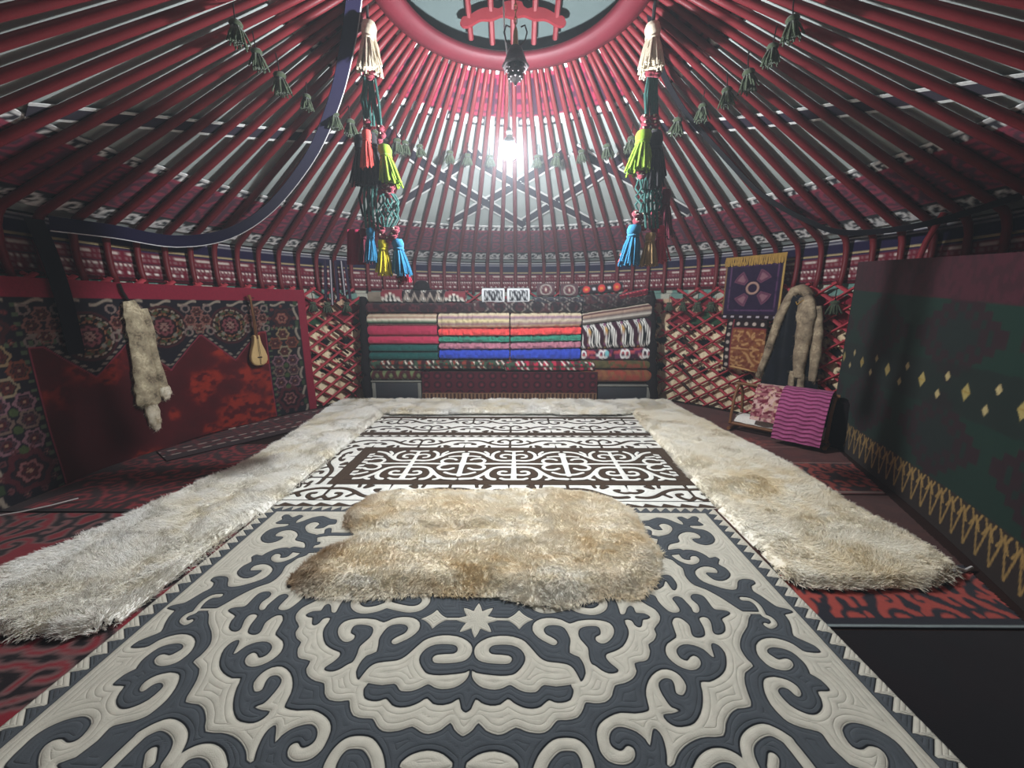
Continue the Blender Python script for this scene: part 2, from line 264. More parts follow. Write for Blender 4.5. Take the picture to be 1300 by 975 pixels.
def smooth(p,closed=False,n=3):
    p=np.array(p,float)
    if len(p)<3: return [tuple(q) for q in p]
    q=np.vstack([p[-1:],p,p[:2]]) if closed else np.vstack([2*p[:1]-p[1:2],p,2*p[-1:]-p[-2:-1]])
    out=[]
    for i in range(1,len(q)-2):
        for k in range(n):
            t=k/n; a,b,c,d=q[i-1],q[i],q[i+1],q[i+2]
            out.append(tuple(.5*((2*b)+(c-a)*t+(2*a-5*b+4*c-d)*t*t+(3*b-a-3*c+d)*t**3)))
    if not closed: out.append(tuple(q[-2]))
    return out
def field_poly(X,Y,p):
    d=seg_d(X,Y,p+p[:1]); return np.where(inside(X,Y,p),d,-d)
def shy(X,Y):
    """X>=0 half, metres -> signed distance, + grey"""
    F=np.full(X.shape,-.5)
    for c,p in SHY_POLY:
        p=smooth([(a/1000,b/1000) for a,b in p],True,2)
        xs=[a for a,b in p]; ys=[b for a,b in p]
        m=(X>min(xs)-.12)&(X<max(xs)+.12)&(Y>min(ys)-.12)&(Y<max(ys)+.12)
        g=field_poly(X[m],Y[m],p)
        F[m]=np.maximum(F[m],g) if c else np.minimum(F[m],-g)
    for c,r,p in SHY_STROKE:
        p=smooth([(a/1000,b/1000) for a,b in p])
        g=r*.001-seg_d(X,Y,p)
        F=np.maximum(F,g) if c else np.minimum(F,-g)
    th=np.arctan2(X,Y-1.497); rr=np.hypot(X,Y-1.497)
    k=np.abs((th/(np.pi/4)+.5)%1-.5)*2          # 0 at the tips, 1 between
    F=np.minimum(F,-((.052+.046*(1-k)**1.3)-rr))
    for q in ([(.07,1.5),(.14,1.499)],):
        F=np.minimum(F,-(.007-seg_d(X,Y,q)))
    lx,ly=np.abs(X-.19),np.abs(Y-1.499)
    F=np.minimum(F,-(.068-(lx**.75+(1.15*ly)**.75)**(1/.75)))
    return F
# ---------------------------------------------------------------- ornament fields (metres; + inside the motif)
def strokes_field(x,y,S):
    F=np.full(x.shape,-.5)
    for c,r,p in S:
        pp=smooth([(a/1000,b/1000) for a,b in p]); F=np.maximum(F,r*.001-seg_d(x,y,pp))
    return F
def lut(fn,x0,x1,y0,y1,st):
    xs=np.arange(x0,x1+st,st); ys=np.arange(y0,y1+st,st); X,Y=np.meshgrid(xs,ys); T=fn(X,Y)
    def look(x,y):
        u=np.clip((x-x0)/st,0,len(xs)-1.001); v=np.clip((y-y0)/st,0,len(ys)-1.001); i=u.astype(int); j=v.astype(int); a=u-i; b=v-j
        return (T[j,i]*(1-a)+T[j,i+1]*a)*(1-b)+(T[j+1,i]*(1-a)+T[j+1,i+1]*a)*b
    return look
shy_l=lut(shy,0,1.48,.88,2.44,.006)
pan_l=lut(lambda x,y:strokes_field(x,y,[(c,r*1.18,p) for c,r,p in PANEL]),0,.47,-.34,.34,.006)
row_l=lut(lambda x,y:strokes_field(x,y,[(c,(r*1.35 if r<20 else 12),p) for c,r,p in ROWM]),0,.5,-.02,.3,.005)
PER=.924
def tri(x,per): return np.abs((x+per/2)%per-per/2)
def panel_f(x,y): return pan_l(tri(x,PER),y)
def row_f(x,y): return row_l(tri(x,PER),y)
def scroll_f(x,y):         # endless scrolls cut from the large ornament
    a=tri(x,2.2)+.33; b=.95+tri(y,2.5); return shy_l(a,b)
def rug_grid(x0,x1,y0,y1,st):
    xs=np.linspace(x0,x1,max(2,int((x1-x0)/st)+1)); ys=np.linspace(y0,y1,max(2,int((y1-y0)/st)+1)); return np.meshgrid(xs,ys)
# ---------------------------------------------------------------- ground
fl=MB(); fl.lathe([(4.3,-.05),(4.3,0)],(CX,CY,0),96); fl.build('floor',M['floor'],smooth=False,kind='structure')
# ---------------------------------------------------------------- the two large felt carpets
def mat_mosaic(name,light,dark,line,wl,edge):
    m,nt,b=nodes(name); a=nt.nodes.new('ShaderNodeAttribute'); a.attribute_name='D'
    def ma(op,x,y=None,z=None):
        n=nt.nodes.new('ShaderNodeMath'); n.operation=op
        for i,v in enumerate((x,y,z)):
            if v is None: continue
            if isinstance(v,(int,float)): n.inputs[i].default_value=v
            else: nt.links.new(v,n.inputs[i])
        return n.outputs[0]
    d=a.outputs['Fac']
    st=ma('MULTIPLY_ADD',d,1/.0016,.5); st=ma('MINIMUM',ma('MAXIMUM',st,0.),1.)
    n=nz(nt,26,4); v=nt.nodes.new('ShaderNodeMapRange'); v.inputs[3].default_value=.78; v.inputs[4].default_value=1.16; nt.links.new(n.outputs['Fac'],v.inputs[0])
    x=nt.nodes.new('ShaderNodeMix'); x.data_type='RGBA'; x.inputs[6].default_value=(*light,1); x.inputs[7].default_value=(*dark,1); nt.links.new(st,x.inputs[0])
    # sewn cord along every edge
    e=ma('SUBTRACT',1.,ma('MINIMUM',ma('DIVIDE',ma('ABSOLUTE',ma('SUBTRACT',d,.002)),edge),1.))
    y=nt.nodes.new('ShaderNodeMix'); y.data_type='RGBA'; y.inputs[7].default_value=(*line,1); nt.links.new(e,y.inputs[0]); nt.links.new(x.outputs[2],y.inputs[6])
    z=nt.nodes.new('ShaderNodeMix'); z.data_type='RGBA'; z.blend_type='MULTIPLY'; z.inputs[0].default_value=1; nt.links.new(y.outputs[2],z.inputs[6]); nt.links.new(v.outputs[0],z.inputs[7])
    nt.links.new(z.outputs[2],b.inputs['Base Color']); b.inputs['Roughness'].default_value=.95; b.inputs['Specular IOR Level'].default_value=.1; b.inputs['Sheen Weight'].default_value=.1
    # quilting stitched parallel to the edges
    w=nz(nt,9,2); dd=ma('ADD',d,ma('MULTIPLY',w.outputs['Fac'],.008))
    s=ma('ABSOLUTE',ma('SINE',ma('MULTIPLY',dd,PI/wl))); s=ma('POWER',s,.35)
    ed=ma('MINIMUM',ma('DIVIDE',ma('ABSOLUTE',d),.006),1.)
    n3=nz(nt,240,2); hgt=ma('ADD',ma('MULTIPLY',s,ed),ma('MULTIPLY',n3.outputs['Fac'],.35))
    bump(nt,b,hgt,.55,.006)
    return m
def mosaic(name,X,Y,D,z,mat_,**k):
    nv,nu=X.shape; idx=np.arange(nv*nu).reshape(nv,nu)
    puff=.003*np.clip(np.abs(D)/.02,0,1)+.003*fbm(X*3,Y*3,3)
    Z=z+puff; V=np.stack([X,Y,Z],-1).reshape(-1,3)
    q=np.stack([idx[:-1,:-1],idx[:-1,1:],idx[1:,1:],idx[1:,:-1]],-1).reshape(-1,4)
    rim=np.concatenate([idx[0,:],idx[1:,-1],idx[-1,-2::-1],idx[-2:0:-1,0]]); n=len(V)
    B=V[rim].copy(); B[:,2]=.001; r2=n+np.arange(len(rim))
    s=np.stack([np.roll(rim,-1),rim,r2,np.roll(r2,-1)],-1)
    me=mesh(name,np.concatenate([V,B]),np.concatenate([q,s]),True)
    a=me.attributes.new('D','FLOAT','POINT'); a.data.foreach_set('value',np.concatenate([D.ravel(),D.ravel()[rim]]).astype(np.float32))
    return link(name,me,mat_,**k)
def tooth(a,per): f=(a/per)%1.; return np.where(f<.8,f/.8,(1-f)/.2)
XC=-.17
xs=np.linspace(-1.555,1.555,519); ys=np.concatenate([np.arange(-.42,.7,.02),np.arange(.7,2.4901,.006)])
X,Y=np.meshgrid(xs,ys); aX=np.abs(X); mY=np.where(Y<.88,1.76-Y,Y)
D=shy_l(aX,mY)
bx=aX-1.475; by=mY-2.425; bd=np.maximum(bx,by)
along=np.where(bx>by,Y,X); Db=.012+.058*tooth(along,.069)-bd; Db=np.minimum(Db,.09)
D=np.where(bd>0,np.where(bd<.012,.01,Db),np.maximum(D,-.5)); D=np.where((bd<=0),np.maximum(D,-np.abs(bd)+-.0),D)
M['mosaic_grey']=mat_mosaic('grey_and_white_mosaic_felt',lin('#c9c2b2'),lin('#505458'),lin('#171a20'),.021,.0045)
mosaic('felt_carpet',X+XC,Y,D,.012,M['mosaic_grey'],label='large grey and white mosaic felt carpet with scroll medallion in front',cat='carpet')
xs=np.arange(-1.72,1.7201,.0085); ys=np.arange(2.495,5.02,.0085); X,Y=np.meshgrid(xs,ys); x=X+.01
D=np.full(X.shape,-.05)
pa=panel_f(x,Y-3.26); inp=(np.abs(x)<1.39)
end=np.maximum(.02-np.abs(tri(Y-3.26,.13)-.03-.25*(np.abs(x)-1.33)),-.02)
pa=np.where(np.abs(x)>1.33,np.where(np.abs(Y-3.26)<.26,end,-.02),pa)
m=(Y>2.93)&(Y<3.59)&inp; D=np.where(m,-pa,D)
st=lambda y0,y1:np.minimum(Y-y0,y1-Y)
for a,b in ((2.845,2.93),(3.59,3.67),(4.075,4.15),(4.69,4.78)): D=np.maximum(D,st(a,b))
for y0,sg in ((2.85,-1),(3.665,1),(4.15,1),(4.70,-1)):
    rr=row_f(X+.05+(.46 if sg<0 else 0),(Y-y0)*sg/.93); m=(sg*(Y-y0)>-.01)&(sg*(Y-y0)<.262); D=np.where(m,np.maximum(D,rr),D)
sc=lambda y0,am,per,w: np.minimum(Y-y0, y0+w+am*np.sin(X*2*PI/per)-Y)
D=np.maximum(D,sc(3.985,.018,.1,.03)); D=np.maximum(D,sc(4.04,.018,.1,.05))
D=np.maximum(D,.004-np.abs(Y-2.588)); D=np.maximum(D,np.minimum(Y-2.50,2.515+.04*tooth(-X,.13)-Y))
sb=np.minimum(np.abs(x)-1.385,1.50-np.abs(x)); D=np.where((Y>2.85)&(Y<3.67),np.maximum(D,sb),D)
rs=row_f(Y*1.0-.2,(np.abs(x)-1.49)/.9); D=np.where((np.abs(x)>1.49)&(Y>2.85)&(Y<3.67),rs,D)
M['mosaic_brown']=mat_mosaic('brown_and_white_mosaic_felt',lin('#ece9df'),lin('#4a3b2f'),lin('#231a14'),.03,.006)
mosaic('felt_carpet',X,Y,D,.009,M['mosaic_brown'],label='brown and white mosaic felt carpet with rows of scrolls behind the grey one',cat='carpet')
# ---------------------------------------------------------------- rugs on the earth
def in_yurt(X,Y,r=3.62): return np.hypot(X-CX,Y-CY)<r
SA=np.array([3.46,4.1]); SB=np.array([2.39,1.59]); SDIR=(SB-SA)/np.linalg.norm(SB-SA); SNRM=np.array([SDIR[1],-SDIR[0]])  # reed screen on the right
if SNRM[0]>0: SNRM=-SNRM
def before_screen(X,Y,g=.05): return ((X-SA[0])*SNRM[0]+(Y-SA[1])*SNRM[1])>g
def rug(X,Y,C,z,keep,label,cat='rug',name='felt_rug',**k):
    Z=z+.004*fbm(X*4,Y*4,5)
    return slab(name,np.stack([X,Y,Z],-1),C,.008,M['feltpat'],keep=keep,back=False,label=label,cat=cat,**k)
RED=lin('#7d1f29'); BLK=lin('#1a1016'); OUT=lin('#7a5a58')
def red_scroll(X,Y,sc,red=RED,blk=BLK,out=OUT,ow=.008):
    F=scroll_f(X*sc,Y*sc)/sc; C=np.empty(X.shape+(3,)); C[...]=blk; put(C,aa(F,.008),red); put(C,aa(ow-np.abs(F),.006),out,.8); return C
X,Y=rug_grid(-3.62,-1.69,-.3,2.40,.013); C=red_scroll(X+.2,Y+.25,1.25,lin('#160d12'),lin('#84222c'))
rug(X,Y,C,.006,in_yurt(X,Y),'red felt rug with black scrolls at the left front under the fleece')
X,Y=rug_grid(-3.62,-1.69,2.42,3.75,.016); C=red_scroll(Y+.1,X,1.7,lin('#8a262c'),lin('#2a0d10'),lin('#3a1216'))
put(C,(Y<2.46)*1.,lin('#1d0d0f')); pass
rug(X,Y,C,.008,in_yurt(X,Y),'dark red felt rug in the middle of the left side below the velvet hanging')
# maroon runner along the left lattice
p0=np.array([-3.24,4.22]); p1=np.array([-2.45,5.25]); d=(p1-p0)/np.linalg.norm(p1-p0); nr=np.array([d[1],-d[0]])
U,V_=rug_grid(-.7,1.25,-.28,.62,.012); X=p0[0]+d[0]*U+nr[0]*V_; Y=p0[1]+d[1]*U+nr[1]*V_
C=np.empty(X.shape+(3,)); C[...]=lin('#5e161d'); F=panel_f(U*1.2,(V_-.17)*1.1); put(C,aa(-F,.02),lin('#26090f')); put(C,((np.abs(tri(V_-.12,.5)-.17)<.012)&(tri(U,.12)<.035))*1.,lin('#b7a79b'))
put(C,(np.abs(V_+.24)<.02)*1.,lin('#8a2430')); rug(X,Y,C,.012,in_yurt(X,Y,3.53),'maroon patterned runner with white dashed lines along the left lattice')
ORG=lin('#9a4238')
X,Y=rug_grid(1.3,3.7,2.72,5.6,.016); C=np.empty(X.shape+(3,)); C[...]=lin('#5b2a25'); put(C,fbm(X*9,Y*9,8)>.5,lin('#4a2320'),.6)
F=scroll_f(X*1.9+.4,(Y-2.9)*1.9)/1.9; bd=aa(np.minimum(Y-2.78,3.30-Y)); put(C,bd,lin('#2a1a1d')); put(C,bd*aa(F,.01),ORG); put(C,aa(.01-np.abs(Y-2.75)),lin('#8e7d74')); put(C,aa(.008-np.abs(Y-3.32)),lin('#8e6d64'))
put(C,aa(.006-np.abs(Y-3.72)),lin('#8e5d54')); put(C,aa(np.minimum(Y-3.75,4.0-Y))*aa(scroll_f(X*2.3,Y*2.3),.02),lin('#8b3f38'))
rug(X,Y,C,.006,in_yurt(X,Y,3.60)&before_screen(X,Y),'brown felt rug with rust scroll border at the right beside the cradle')
X,Y=rug_grid(1.3,3.3,1.475,2.70,.010); C=np.empty(X.shape+(3,)); C[...]=lin('#4b2a25'); put(C,fbm(X*9,Y*9,9)>.5,lin('#3f2320'),.6)
F=scroll_f(X*1.7+.1,(Y-1.35)*1.5+.1)/1.6; bd=aa(1.90-Y); put(C,bd,lin('#27262d')); put(C,bd*aa(F,.008)*aa(Y-1.53),lin('#a3453c')); put(C,aa(.002-np.abs(Y-1.485)),lin('#8d9694'))
rug(X,Y,C,.006,before_screen(X,Y),'brown felt rug with rust and slate scroll end beneath the right fleece tip')
X,Y=rug_grid(1.2,3.2,-.4,1.46,.02); C=np.empty(X.shape+(3,)); C[...]=lin('#110d11'); put(C,fbm(X*5,Y*5,4)>.55,lin('#150d11'),.7)
rug(X,Y,C,.005,before_screen(X,Y),'plain black felt rug in the right front corner')
# ---------------------------------------------------------------- fleeces
def fleece(outline,z,h,fur,dens,L,label,lean=(0,0),name='fleece_rug',inset=.05,rad=.0016,seams=()):
    ol=smooth(outline,True,4); xs=[p[0] for p in ol]; ys=[p[1] for p in ol]
    X,Y=rug_grid(min(xs)-.03,max(xs)+.03,min(ys)-.03,max(ys)+.03,.024)
    F=field_poly(X,Y,ol); H=h*sstep(0,inset,F)*(.75+.5*fbm(X*5,Y*5,2))
    for a,b in seams: H=H*(1-.6*np.exp(-(seg_d(X,Y,[a,b])/.03)**2))
    P=np.stack([X,Y,z+H],-1)
    C=np.zeros(X.shape+(3,)); o=slab(name,P,C,.014,fur,keep=F>.0,back=False,label=label,cat='fleece')
    A=(max(xs)-min(xs))*(max(ys)-min(ys)); n=int(A*dens)
    px=rng.uniform(min(xs),max(xs),n); py=rng.uniform(min(ys),max(ys),n); f=field_poly(px,py,ol); k=f>.004; px,py,f=px[k],py[k],f[k]
    e=.004; gx=(field_poly(px+e,py,ol)-f)/e; gy=(field_poly(px,py+e,ol)-f)/e
    hh=h*sstep(0,inset,f)*(.75+.5*fbm(px*5,py*5,2))
    for a,b in seams: hh=hh*(1-.6*np.exp(-(seg_d(px,py,[a,b])/.03)**2))
    rim=np.exp(-f/.05)
    ang=fbm(px*3.2,py*3.2,11,3)*4*PI; cl=fbm(px*26,py*26,12,2)*6*PI
    dx=lean[0]+.6*np.cos(ang)+.3*np.cos(cl)-gx*rim*.6; dy=lean[1]+.6*np.sin(ang)+.3*np.sin(cl)-gy*rim*.6
    Dv=np.stack([dx,dy,np.full_like(dx,.75)],-1); Dv/=np.linalg.norm(Dv,axis=1,keepdims=True)
    Lg=L*(.6+.6*fbm(px*14,py*14,13,2))*rng.uniform(.75,1.1,len(px))
    hair('wool_pile',np.stack([px,py,z+hh-.003],-1),Dv,Lg,rad,fur,o,curl=.3,sag=.3)
    return o
M['wool']=mat_fur('white_sheep_wool',lin('#fffcf5'),lin('#f5ebd4'),lin('#fdf8ee'),1.7,7)
M['wool_right']=mat_fur('creamy_sheep_wool',lin('#fffaee'),lin('#f2e2c2'),lin('#fcf4e2'),1.3,6)
M['wool_tan']=mat_fur('tan_sheep_wool',lin('#fff8ea'),lin('#ead4ae'),lin('#f8ecd4'),3.2,11,sx=.6,sy=1.5)
def dark_ends(m,x0,x1,dark):      # the pelts are browner towards one end
    nt=m.node_tree; b=nt.nodes['Principled BSDF']; src=b.inputs['Base Color'].links[0].from_socket
    tc=nt.nodes.new('ShaderNodeTexCoord'); sp=nt.nodes.new('ShaderNodeSeparateXYZ'); nt.links.new(tc.outputs['Object'],sp.inputs[0])
    n=nt.nodes.new('ShaderNodeTexNoise'); n.inputs['Scale'].default_value=6; nt.links.new(tc.outputs['Object'],n.inputs[0])
    ad=nt.nodes.new('ShaderNodeMath'); ad.operation='MULTIPLY_ADD'; ad.inputs[1].default_value=.45; nt.links.new(n.outputs['Fac'],ad.inputs[0]); nt.links.new(sp.outputs['X'],ad.inputs[2])
    mr=nt.nodes.new('ShaderNodeMapRange'); mr.inputs[1].default_value=x0+.2; mr.inputs[2].default_value=x1+.2; mr.inputs[3].default_value=1; mr.inputs[4].default_value=0; nt.links.new(ad.outputs[0],mr.inputs[0])
    x=nt.nodes.new('ShaderNodeMix'); x.data_type='RGBA'; x.blend_type='MULTIPLY'; x.inputs[7].default_value=(*dark,1); nt.links.new(mr.outputs[0],x.inputs[0]); nt.links.new(src,x.inputs[6]); nt.links.new(x.outputs[2],b.inputs['Base Color'])
dark_ends(M['wool_tan'],-1.22,-.88,lin('#8e6e50'))
DENS=38000
fleece([(-1.80,1.40),(-2.25,1.39),(-2.52,1.42),(-2.72,1.68),(-2.62,2.05),(-2.55,2.40),(-2.46,2.9),(-2.40,3.34),(-2.46,4.2),(-2.55,5.0),(-2.50,5.42),(-2.1,5.32),(-1.73,5.05),(-1.70,4.0),(-1.69,3.0),(-1.70,2.45),(-1.735,2.2),(-1.745,1.7)],.02,.045,M['wool'],DENS,.043,'long white fleece along the left edge of the felt carpets',lean=(-.2,-.3))
fleece([(1.42,1.72),(1.9,1.70),(2.28,1.78),(2.38,1.95),(2.36,2.5),(2.40,3.2),(2.34,4.0),(2.26,4.8),(2.16,5.45),(1.75,5.42),(1.56,5.05),(1.50,4.4),(1.45,3.4),(1.40,2.5),(1.40,2.0)],.02,.045,M['wool_right'],DENS,.043,'long cream fleece along the right edge of the felt carpets',lean=(.2,-.3))
fleece([(-2.45,5.15),(-1.95,5.02),(-1.68,4.78),(-.6,4.78),(.4,4.78),(1.3,4.77),(1.7,5.0),(2.1,5.2),(2.15,5.44),(1.0,5.44),(-.6,5.44),(-2.3,5.44)],.045,.04,M['wool'],DENS,.045,'white fleece across the far end in front of the bedding stack',lean=(0,-.4))
cf=fleece([(-.17+(a_+.17)*.965,2.16+(b_-2.16)*.955) for a_,b_ in [(-1.19,1.83),(-1.19,1.70),(-1.02,1.60),(-.75,1.585),(-.45,1.61),(-.2,1.60),(-.06,1.585),(.13,1.53),(.30,1.55),(.45,1.60),(.62,1.60),(.74,1.70),(.83,1.84),(.88,2.0),(.83,2.12),(.85,2.28),(.83,2.46),(.70,2.62),(.40,2.74),(-.05,2.76),(-.10,2.74),(-.5,2.75),(-.92,2.73),(-1.10,2.62),(-1.18,2.45),(-1.14,2.25),(-1.02,2.14),(-1.06,2.04),(-1.14,1.97)]],.022,.06,M['wool_tan'],62000,.036,'tan sheepskin of four joined pelts lying on the middle of the carpets',lean=(-.15,-.3),inset=.12,seams=[((-1.05,2.12),(-.1,2.16))],rad=.0013)
# ---------------------------------------------------------------- roof and wall shell
a=np.linspace(-180,180,181)
P=cone_pts(a,np.linspace(.84,3.74,24),.062); C=np.zeros(P.shape)
slab('ceiling',P,C,.02,M['felt_roof'],flip=True,kind='structure')
P=np.stack([CX+np.outer([.001,.4,.75,.98],np.sin(np.radians(a))),CY+np.outer([.001,.4,.75,.98],np.cos(np.radians(a))),np.repeat(np.array([3.90,3.83,3.64,3.545])[:,None],len(a),1)],-1)
slab('ceiling',P,np.zeros(P.shape),.02,M['felt_crown'],kind='structure')
# ---- reed mat wall behind the lattice: cream reeds wrapped with black and red wool
st=1/RW*.02*180/PI
aw=np.arange(-125,125.01,st); zw=np.linspace(0,2.12,107)
A,Z=np.meshgrid(aw,zw); S=np.radians(A)*RW
C=np.empty(A.shape+(3,)); CREAM=lin('#f2e0bb'); C[...]=CREAM
put(C,(vn(S*60,Z*3,3)>.55),lin('#dcc096'),.6)
d=np.minimum(tri(S+Z*.55,.30),tri(S-Z*.55,.30)); put(C,aa(.012-d,.02),lin('#5a2a2a'),.7)
mid=(Z>.42)&(Z<1.15); row=np.floor(Z/.2); q=(np.abs(tri(S+.15*(row%2),.30)-.02)/.1+np.abs(tri(Z-.1,.2))/.085); put(C,mid*(q<.82),lin('#130d12'))
put(C,mid*(np.abs(tri(S+.07+.15*(row%2),.3))<.02)*(tri(Z,.2)<.05),lin('#8e2030'))
put(C,(Z>1.15)*1.,lin('#7a1c2c')); put(C,(Z>1.15)*(vn(S*7,Z*8,5)>.56),lin('#caa98a')); put(C,(Z>1.15)*(vn(S*6+9,Z*6,6)>.66),lin('#2f4a34'))
put(C,(Z>1.5)*(np.abs(tri(S,.37))<.11),lin('#6f8f85')); put(C,(Z>1.5)*(np.abs(tri(S,.37))>=.11),lin('#b7b4a4'))
put(C,(Z>1.66)*1.,lin('#2a1018'))
slab('wall_back',wall_pts(aw,zw,np.where(Z<1.60,3.742,3.80)),C,.02,M['cloth'],flip=True,back=False,kind='structure')
ab=np.linspace(125,235,40); P=wall_pts(ab,np.linspace(0,2.12,6),3.80); C=np.empty(P.shape); C[...]=lin('#3a2420'); slab('wall_front',P,C,.02,M['cloth'],flip=True,back=False,kind='structure')
# ---- red felt bands under the roof felt
BR=lin('#8f2742'); BN=lin('#2a1c30'); BW=lin('#ece8e4')
def band(r0,r1,off,fn,label,sa=.35):
    aa_=np.arange(-128,128.01,sa); rr=np.linspace(r1,r0,int((r1-r0)*1.11/.018)); P=cone_pts(aa_,rr,off)
    A,R=np.meshgrid(np.radians(aa_),rr); s=A*(r0+r1)/2; v=(r1-R)*1.11
    C=fn(s,v,(r1-r0)*1.11)
    slab('roof_band',P,C,.01,M['cloth'],back=False,label=label,cat='felt band')
HORN=[(1,13,[(0,0),(0,85),(30,140),(70,135),(85,100),(62,75)]),(1,13,[(0,20),(40,35),(75,20)])]
def low(s,v,H):
    C=np.empty(s.shape+(3,)); C[...]=BR
    F=panel_f(s*1.35,(v-.45)*1.25); put(C,aa(F+.006,.012)*(v>.22)*(v<.70),BN,.8)
    put(C,aa(.20-v),lin('#15121a')); put(C,aa(strokes_field(tri(s,.24),v,HORN),.010),BW); put(C,aa(.05*(1-v/.13)-np.abs(tri(s+.12,.24)),.01),BW)
    t=v-(H-.10); put(C,aa(t),lin('#1a1420')); put(C,aa(strokes_field(tri(s,.24),.12-t,HORN),.010)*(t>.0),BW); put(C,aa(v-H+.02),BW,.6)
    return C
band(2.88,3.63,.040,low,'broad red felt band with dark scrolls and white edge motifs low on the roof')
def upp(s,v,H):
    C=np.empty(s.shape+(3,)); C[...]=BR
    put(C,aa(.032-np.abs(tri(s,.20)),.015)*(v>.12)*(v<H-.10)*(np.abs(tri(v-.10,.2)-.03)<.07),BN,.9)
    put(C,aa(.03-np.abs(tri(s+.1,.2)-.04),.012)*(np.abs(tri(v,.13))<.03)*(v>.14)*(v<H-.1),BN,.8)
    for m,e in ((v<.11,0),(v>H-.07,.05)):
        put(C,m*1.,lin('#1a161e')); put(C,m*aa(.036-np.abs(tri(s+e,.20)),.01),BW); put(C,m*aa(.028-np.hypot(tri(s+.1+e,.2)-.02,(v-.05 if e==0 else v-H+.035)),.01),BW)
    return C
band(.93,1.46,.040,upp,'red felt band with navy blocks close round the crown ring',sa=.5)
# ---- navy strip and woven band round the top of the wall
aa_=np.arange(-125,125.01,.28)
def wband(z0,z1,R,fn,label,name):
    zz=np.linspace(z0,z1,int((z1-z0)/.009)+2); A,Z=np.meshgrid(np.radians(aa_),zz); C=fn(A*RW,Z); slab(name,wall_pts(aa_,zz,R),C,.008,M['cloth'],flip=True,back=False,label=label,cat='woven band')
def navy(s,z):
    C=np.empty(s.shape+(3,)); C[...]=lin('#221a38'); put(C,aa(z-2.085,.01),lin('#b9b4b4')); put(C,aa(.008-np.abs(z-2.06),.01),lin('#8f8a90')); put(C,aa(1.955-z,.01),lin('#a8946f')); return C
wband(1.935,2.10,3.775,navy,'plain navy strip edged in white running round the wall top','navy_band')
def woven(s,z):
    C=np.empty(s.shape+(3,)); C[...]=lin('#6d1b2c'); put(C,(np.abs(tri(s,.03))<.008)*(tri(z,.045)<.012),lin('#8e6a6c'),.75)
    put(C,aa(.012-np.abs(z-1.885),.008)*(tri(s,.02)<.006),lin('#c9b8ae')); put(C,aa(.011-np.abs(z-1.785),.008)*(tri(s,.035)<.009),lin('#e0d5ca'))
    put(C,aa(.005-np.abs(z-1.81),.006),lin('#3a2030')); put(C,aa(.013-np.hypot(tri(s,.075),z-1.715),.008),lin('#efe6dc')); put(C,aa(.014-np.abs(z-1.66),.01),lin('#3a101a')); put(C,aa(z-1.915,.01),lin('#3b2a44')); return C
wband(1.64,1.933,3.775,woven,'dark red woven band with rows of white dots round the wall','patterned_band')
# ---- straps lying on the roof felt in a lattice of diagonals
def strap(p0,p1,label):
    n=48; t=np.linspace(0,1,n); a0,r0=p0; a1,r1=p1
    q0=np.array([r0*math.sin(math.radians(a0)),r0*math.cos(math.radians(a0))]); q1=np.array([r1*math.sin(math.radians(a1)),r1*math.cos(math.radians(a1))])
    c=q0[None]*(1-t[:,None])+q1[None]*t[:,None]; rr0=np.hypot(c[:,0],c[:,1]); rw=r0+(r1-r0)*t; c=c*(rw/rr0)[:,None]
    d=np.gradient(c,axis=0); d/=np.linalg.norm(d,axis=1,keepdims=True); nn=np.stack([-d[:,1],d[:,0]],-1)
    ws=np.array([-.07,-.048,-.047,.047,.048,.07]); X=c[:,0,None]+nn[:,0,None]*ws; Y=c[:,1,None]+nn[:,1,None]*ws; R=np.hypot(X,Y); off=.036
    P=np.stack([CX+X*(1+off*.434/R),CY+Y*(1+off*.434/R),2.1+(3.66-R)*.4818+off*.9],-1); C=np.empty(P.shape); C[...]=lin('#2a2030'); C[:,[0,1,4,5]]=lin('#dedcd8')
    slab('roof_strap',P.transpose(1,0,2),C.transpose(1,0,2),.006,M['cloth'],flip=False,back=True,label=label,cat='strap',group='straps crossing on the roof felt')
sl='dark white-edged strap on the roof felt, '
for i,(p0,p1) in enumerate([((-45,1.72),(3,2.86)),((-17.4,1.77),(22.3,2.89)),((21.6,1.75),(46,2.9)),((50,1.75),(104,2.85))]):
    strap(p0,p1,sl+'falling rightward, '+['nearest the left tassel string','passing behind the lit bulb','behind the right tassel string','farthest right'][i])
for i,(p0,p1) in enumerate([((-98,2.85),(-46,1.8)),((-37,2.86),(-12,1.75)),((-17.8,2.83),(18.2,1.77)),((2.4,2.8),(48,1.75))]):
    strap(p0,p1,sl+'rising rightward, '+['farthest left','beside the left tassel string','crossing just below the bulb','starting right of the bulb'][i])
# ---- bent roof poles
NP=100
prof=[(3.695,1.60),(3.725,1.72),(3.735,1.85),(3.725,1.98),(3.70,2.055),(3.66,2.105),(3.60,2.138),(3.2,2.3315),(2.6,2.6207),(2.0,2.91),(1.4,3.199),(.92,3.43)]
rad=[.024,.026,.027,.028,.029,.030,.030,.030,.028,.026,.023,.019]
pm=MB(); pm.tube([(0,r-3.695,z-1.60) for r,z in prof],rad,8); pme=mesh('roof_pole',pm.V,pm.F,True); pme.materials.append(M['red_pole'])
for i in range(-35,36):
    ang=i*360/NP+.4
    o=bpy.data.objects.new('roof_pole',pme); COL.objects.link(o); o.location=cyl(ang,3.695,1.60); o.rotation_euler=(0,rnd.uniform(-.004,.004),-math.radians(ang)+rnd.uniform(-.004,.004))
    if i==0: l='red bent roof pole running straight behind the lit bulb'
    else:
        n=abs(i); suf='th' if 10<n%100<14 else {1:'st',2:'nd',3:'rd'}.get(n%10,'th'); l='red bent roof pole, %d%s to the %s of the one behind the bulb'%(n,suf,'left' if i<0 else 'right')
    tag(o,l,'roof pole','red poles of the yurt roof')
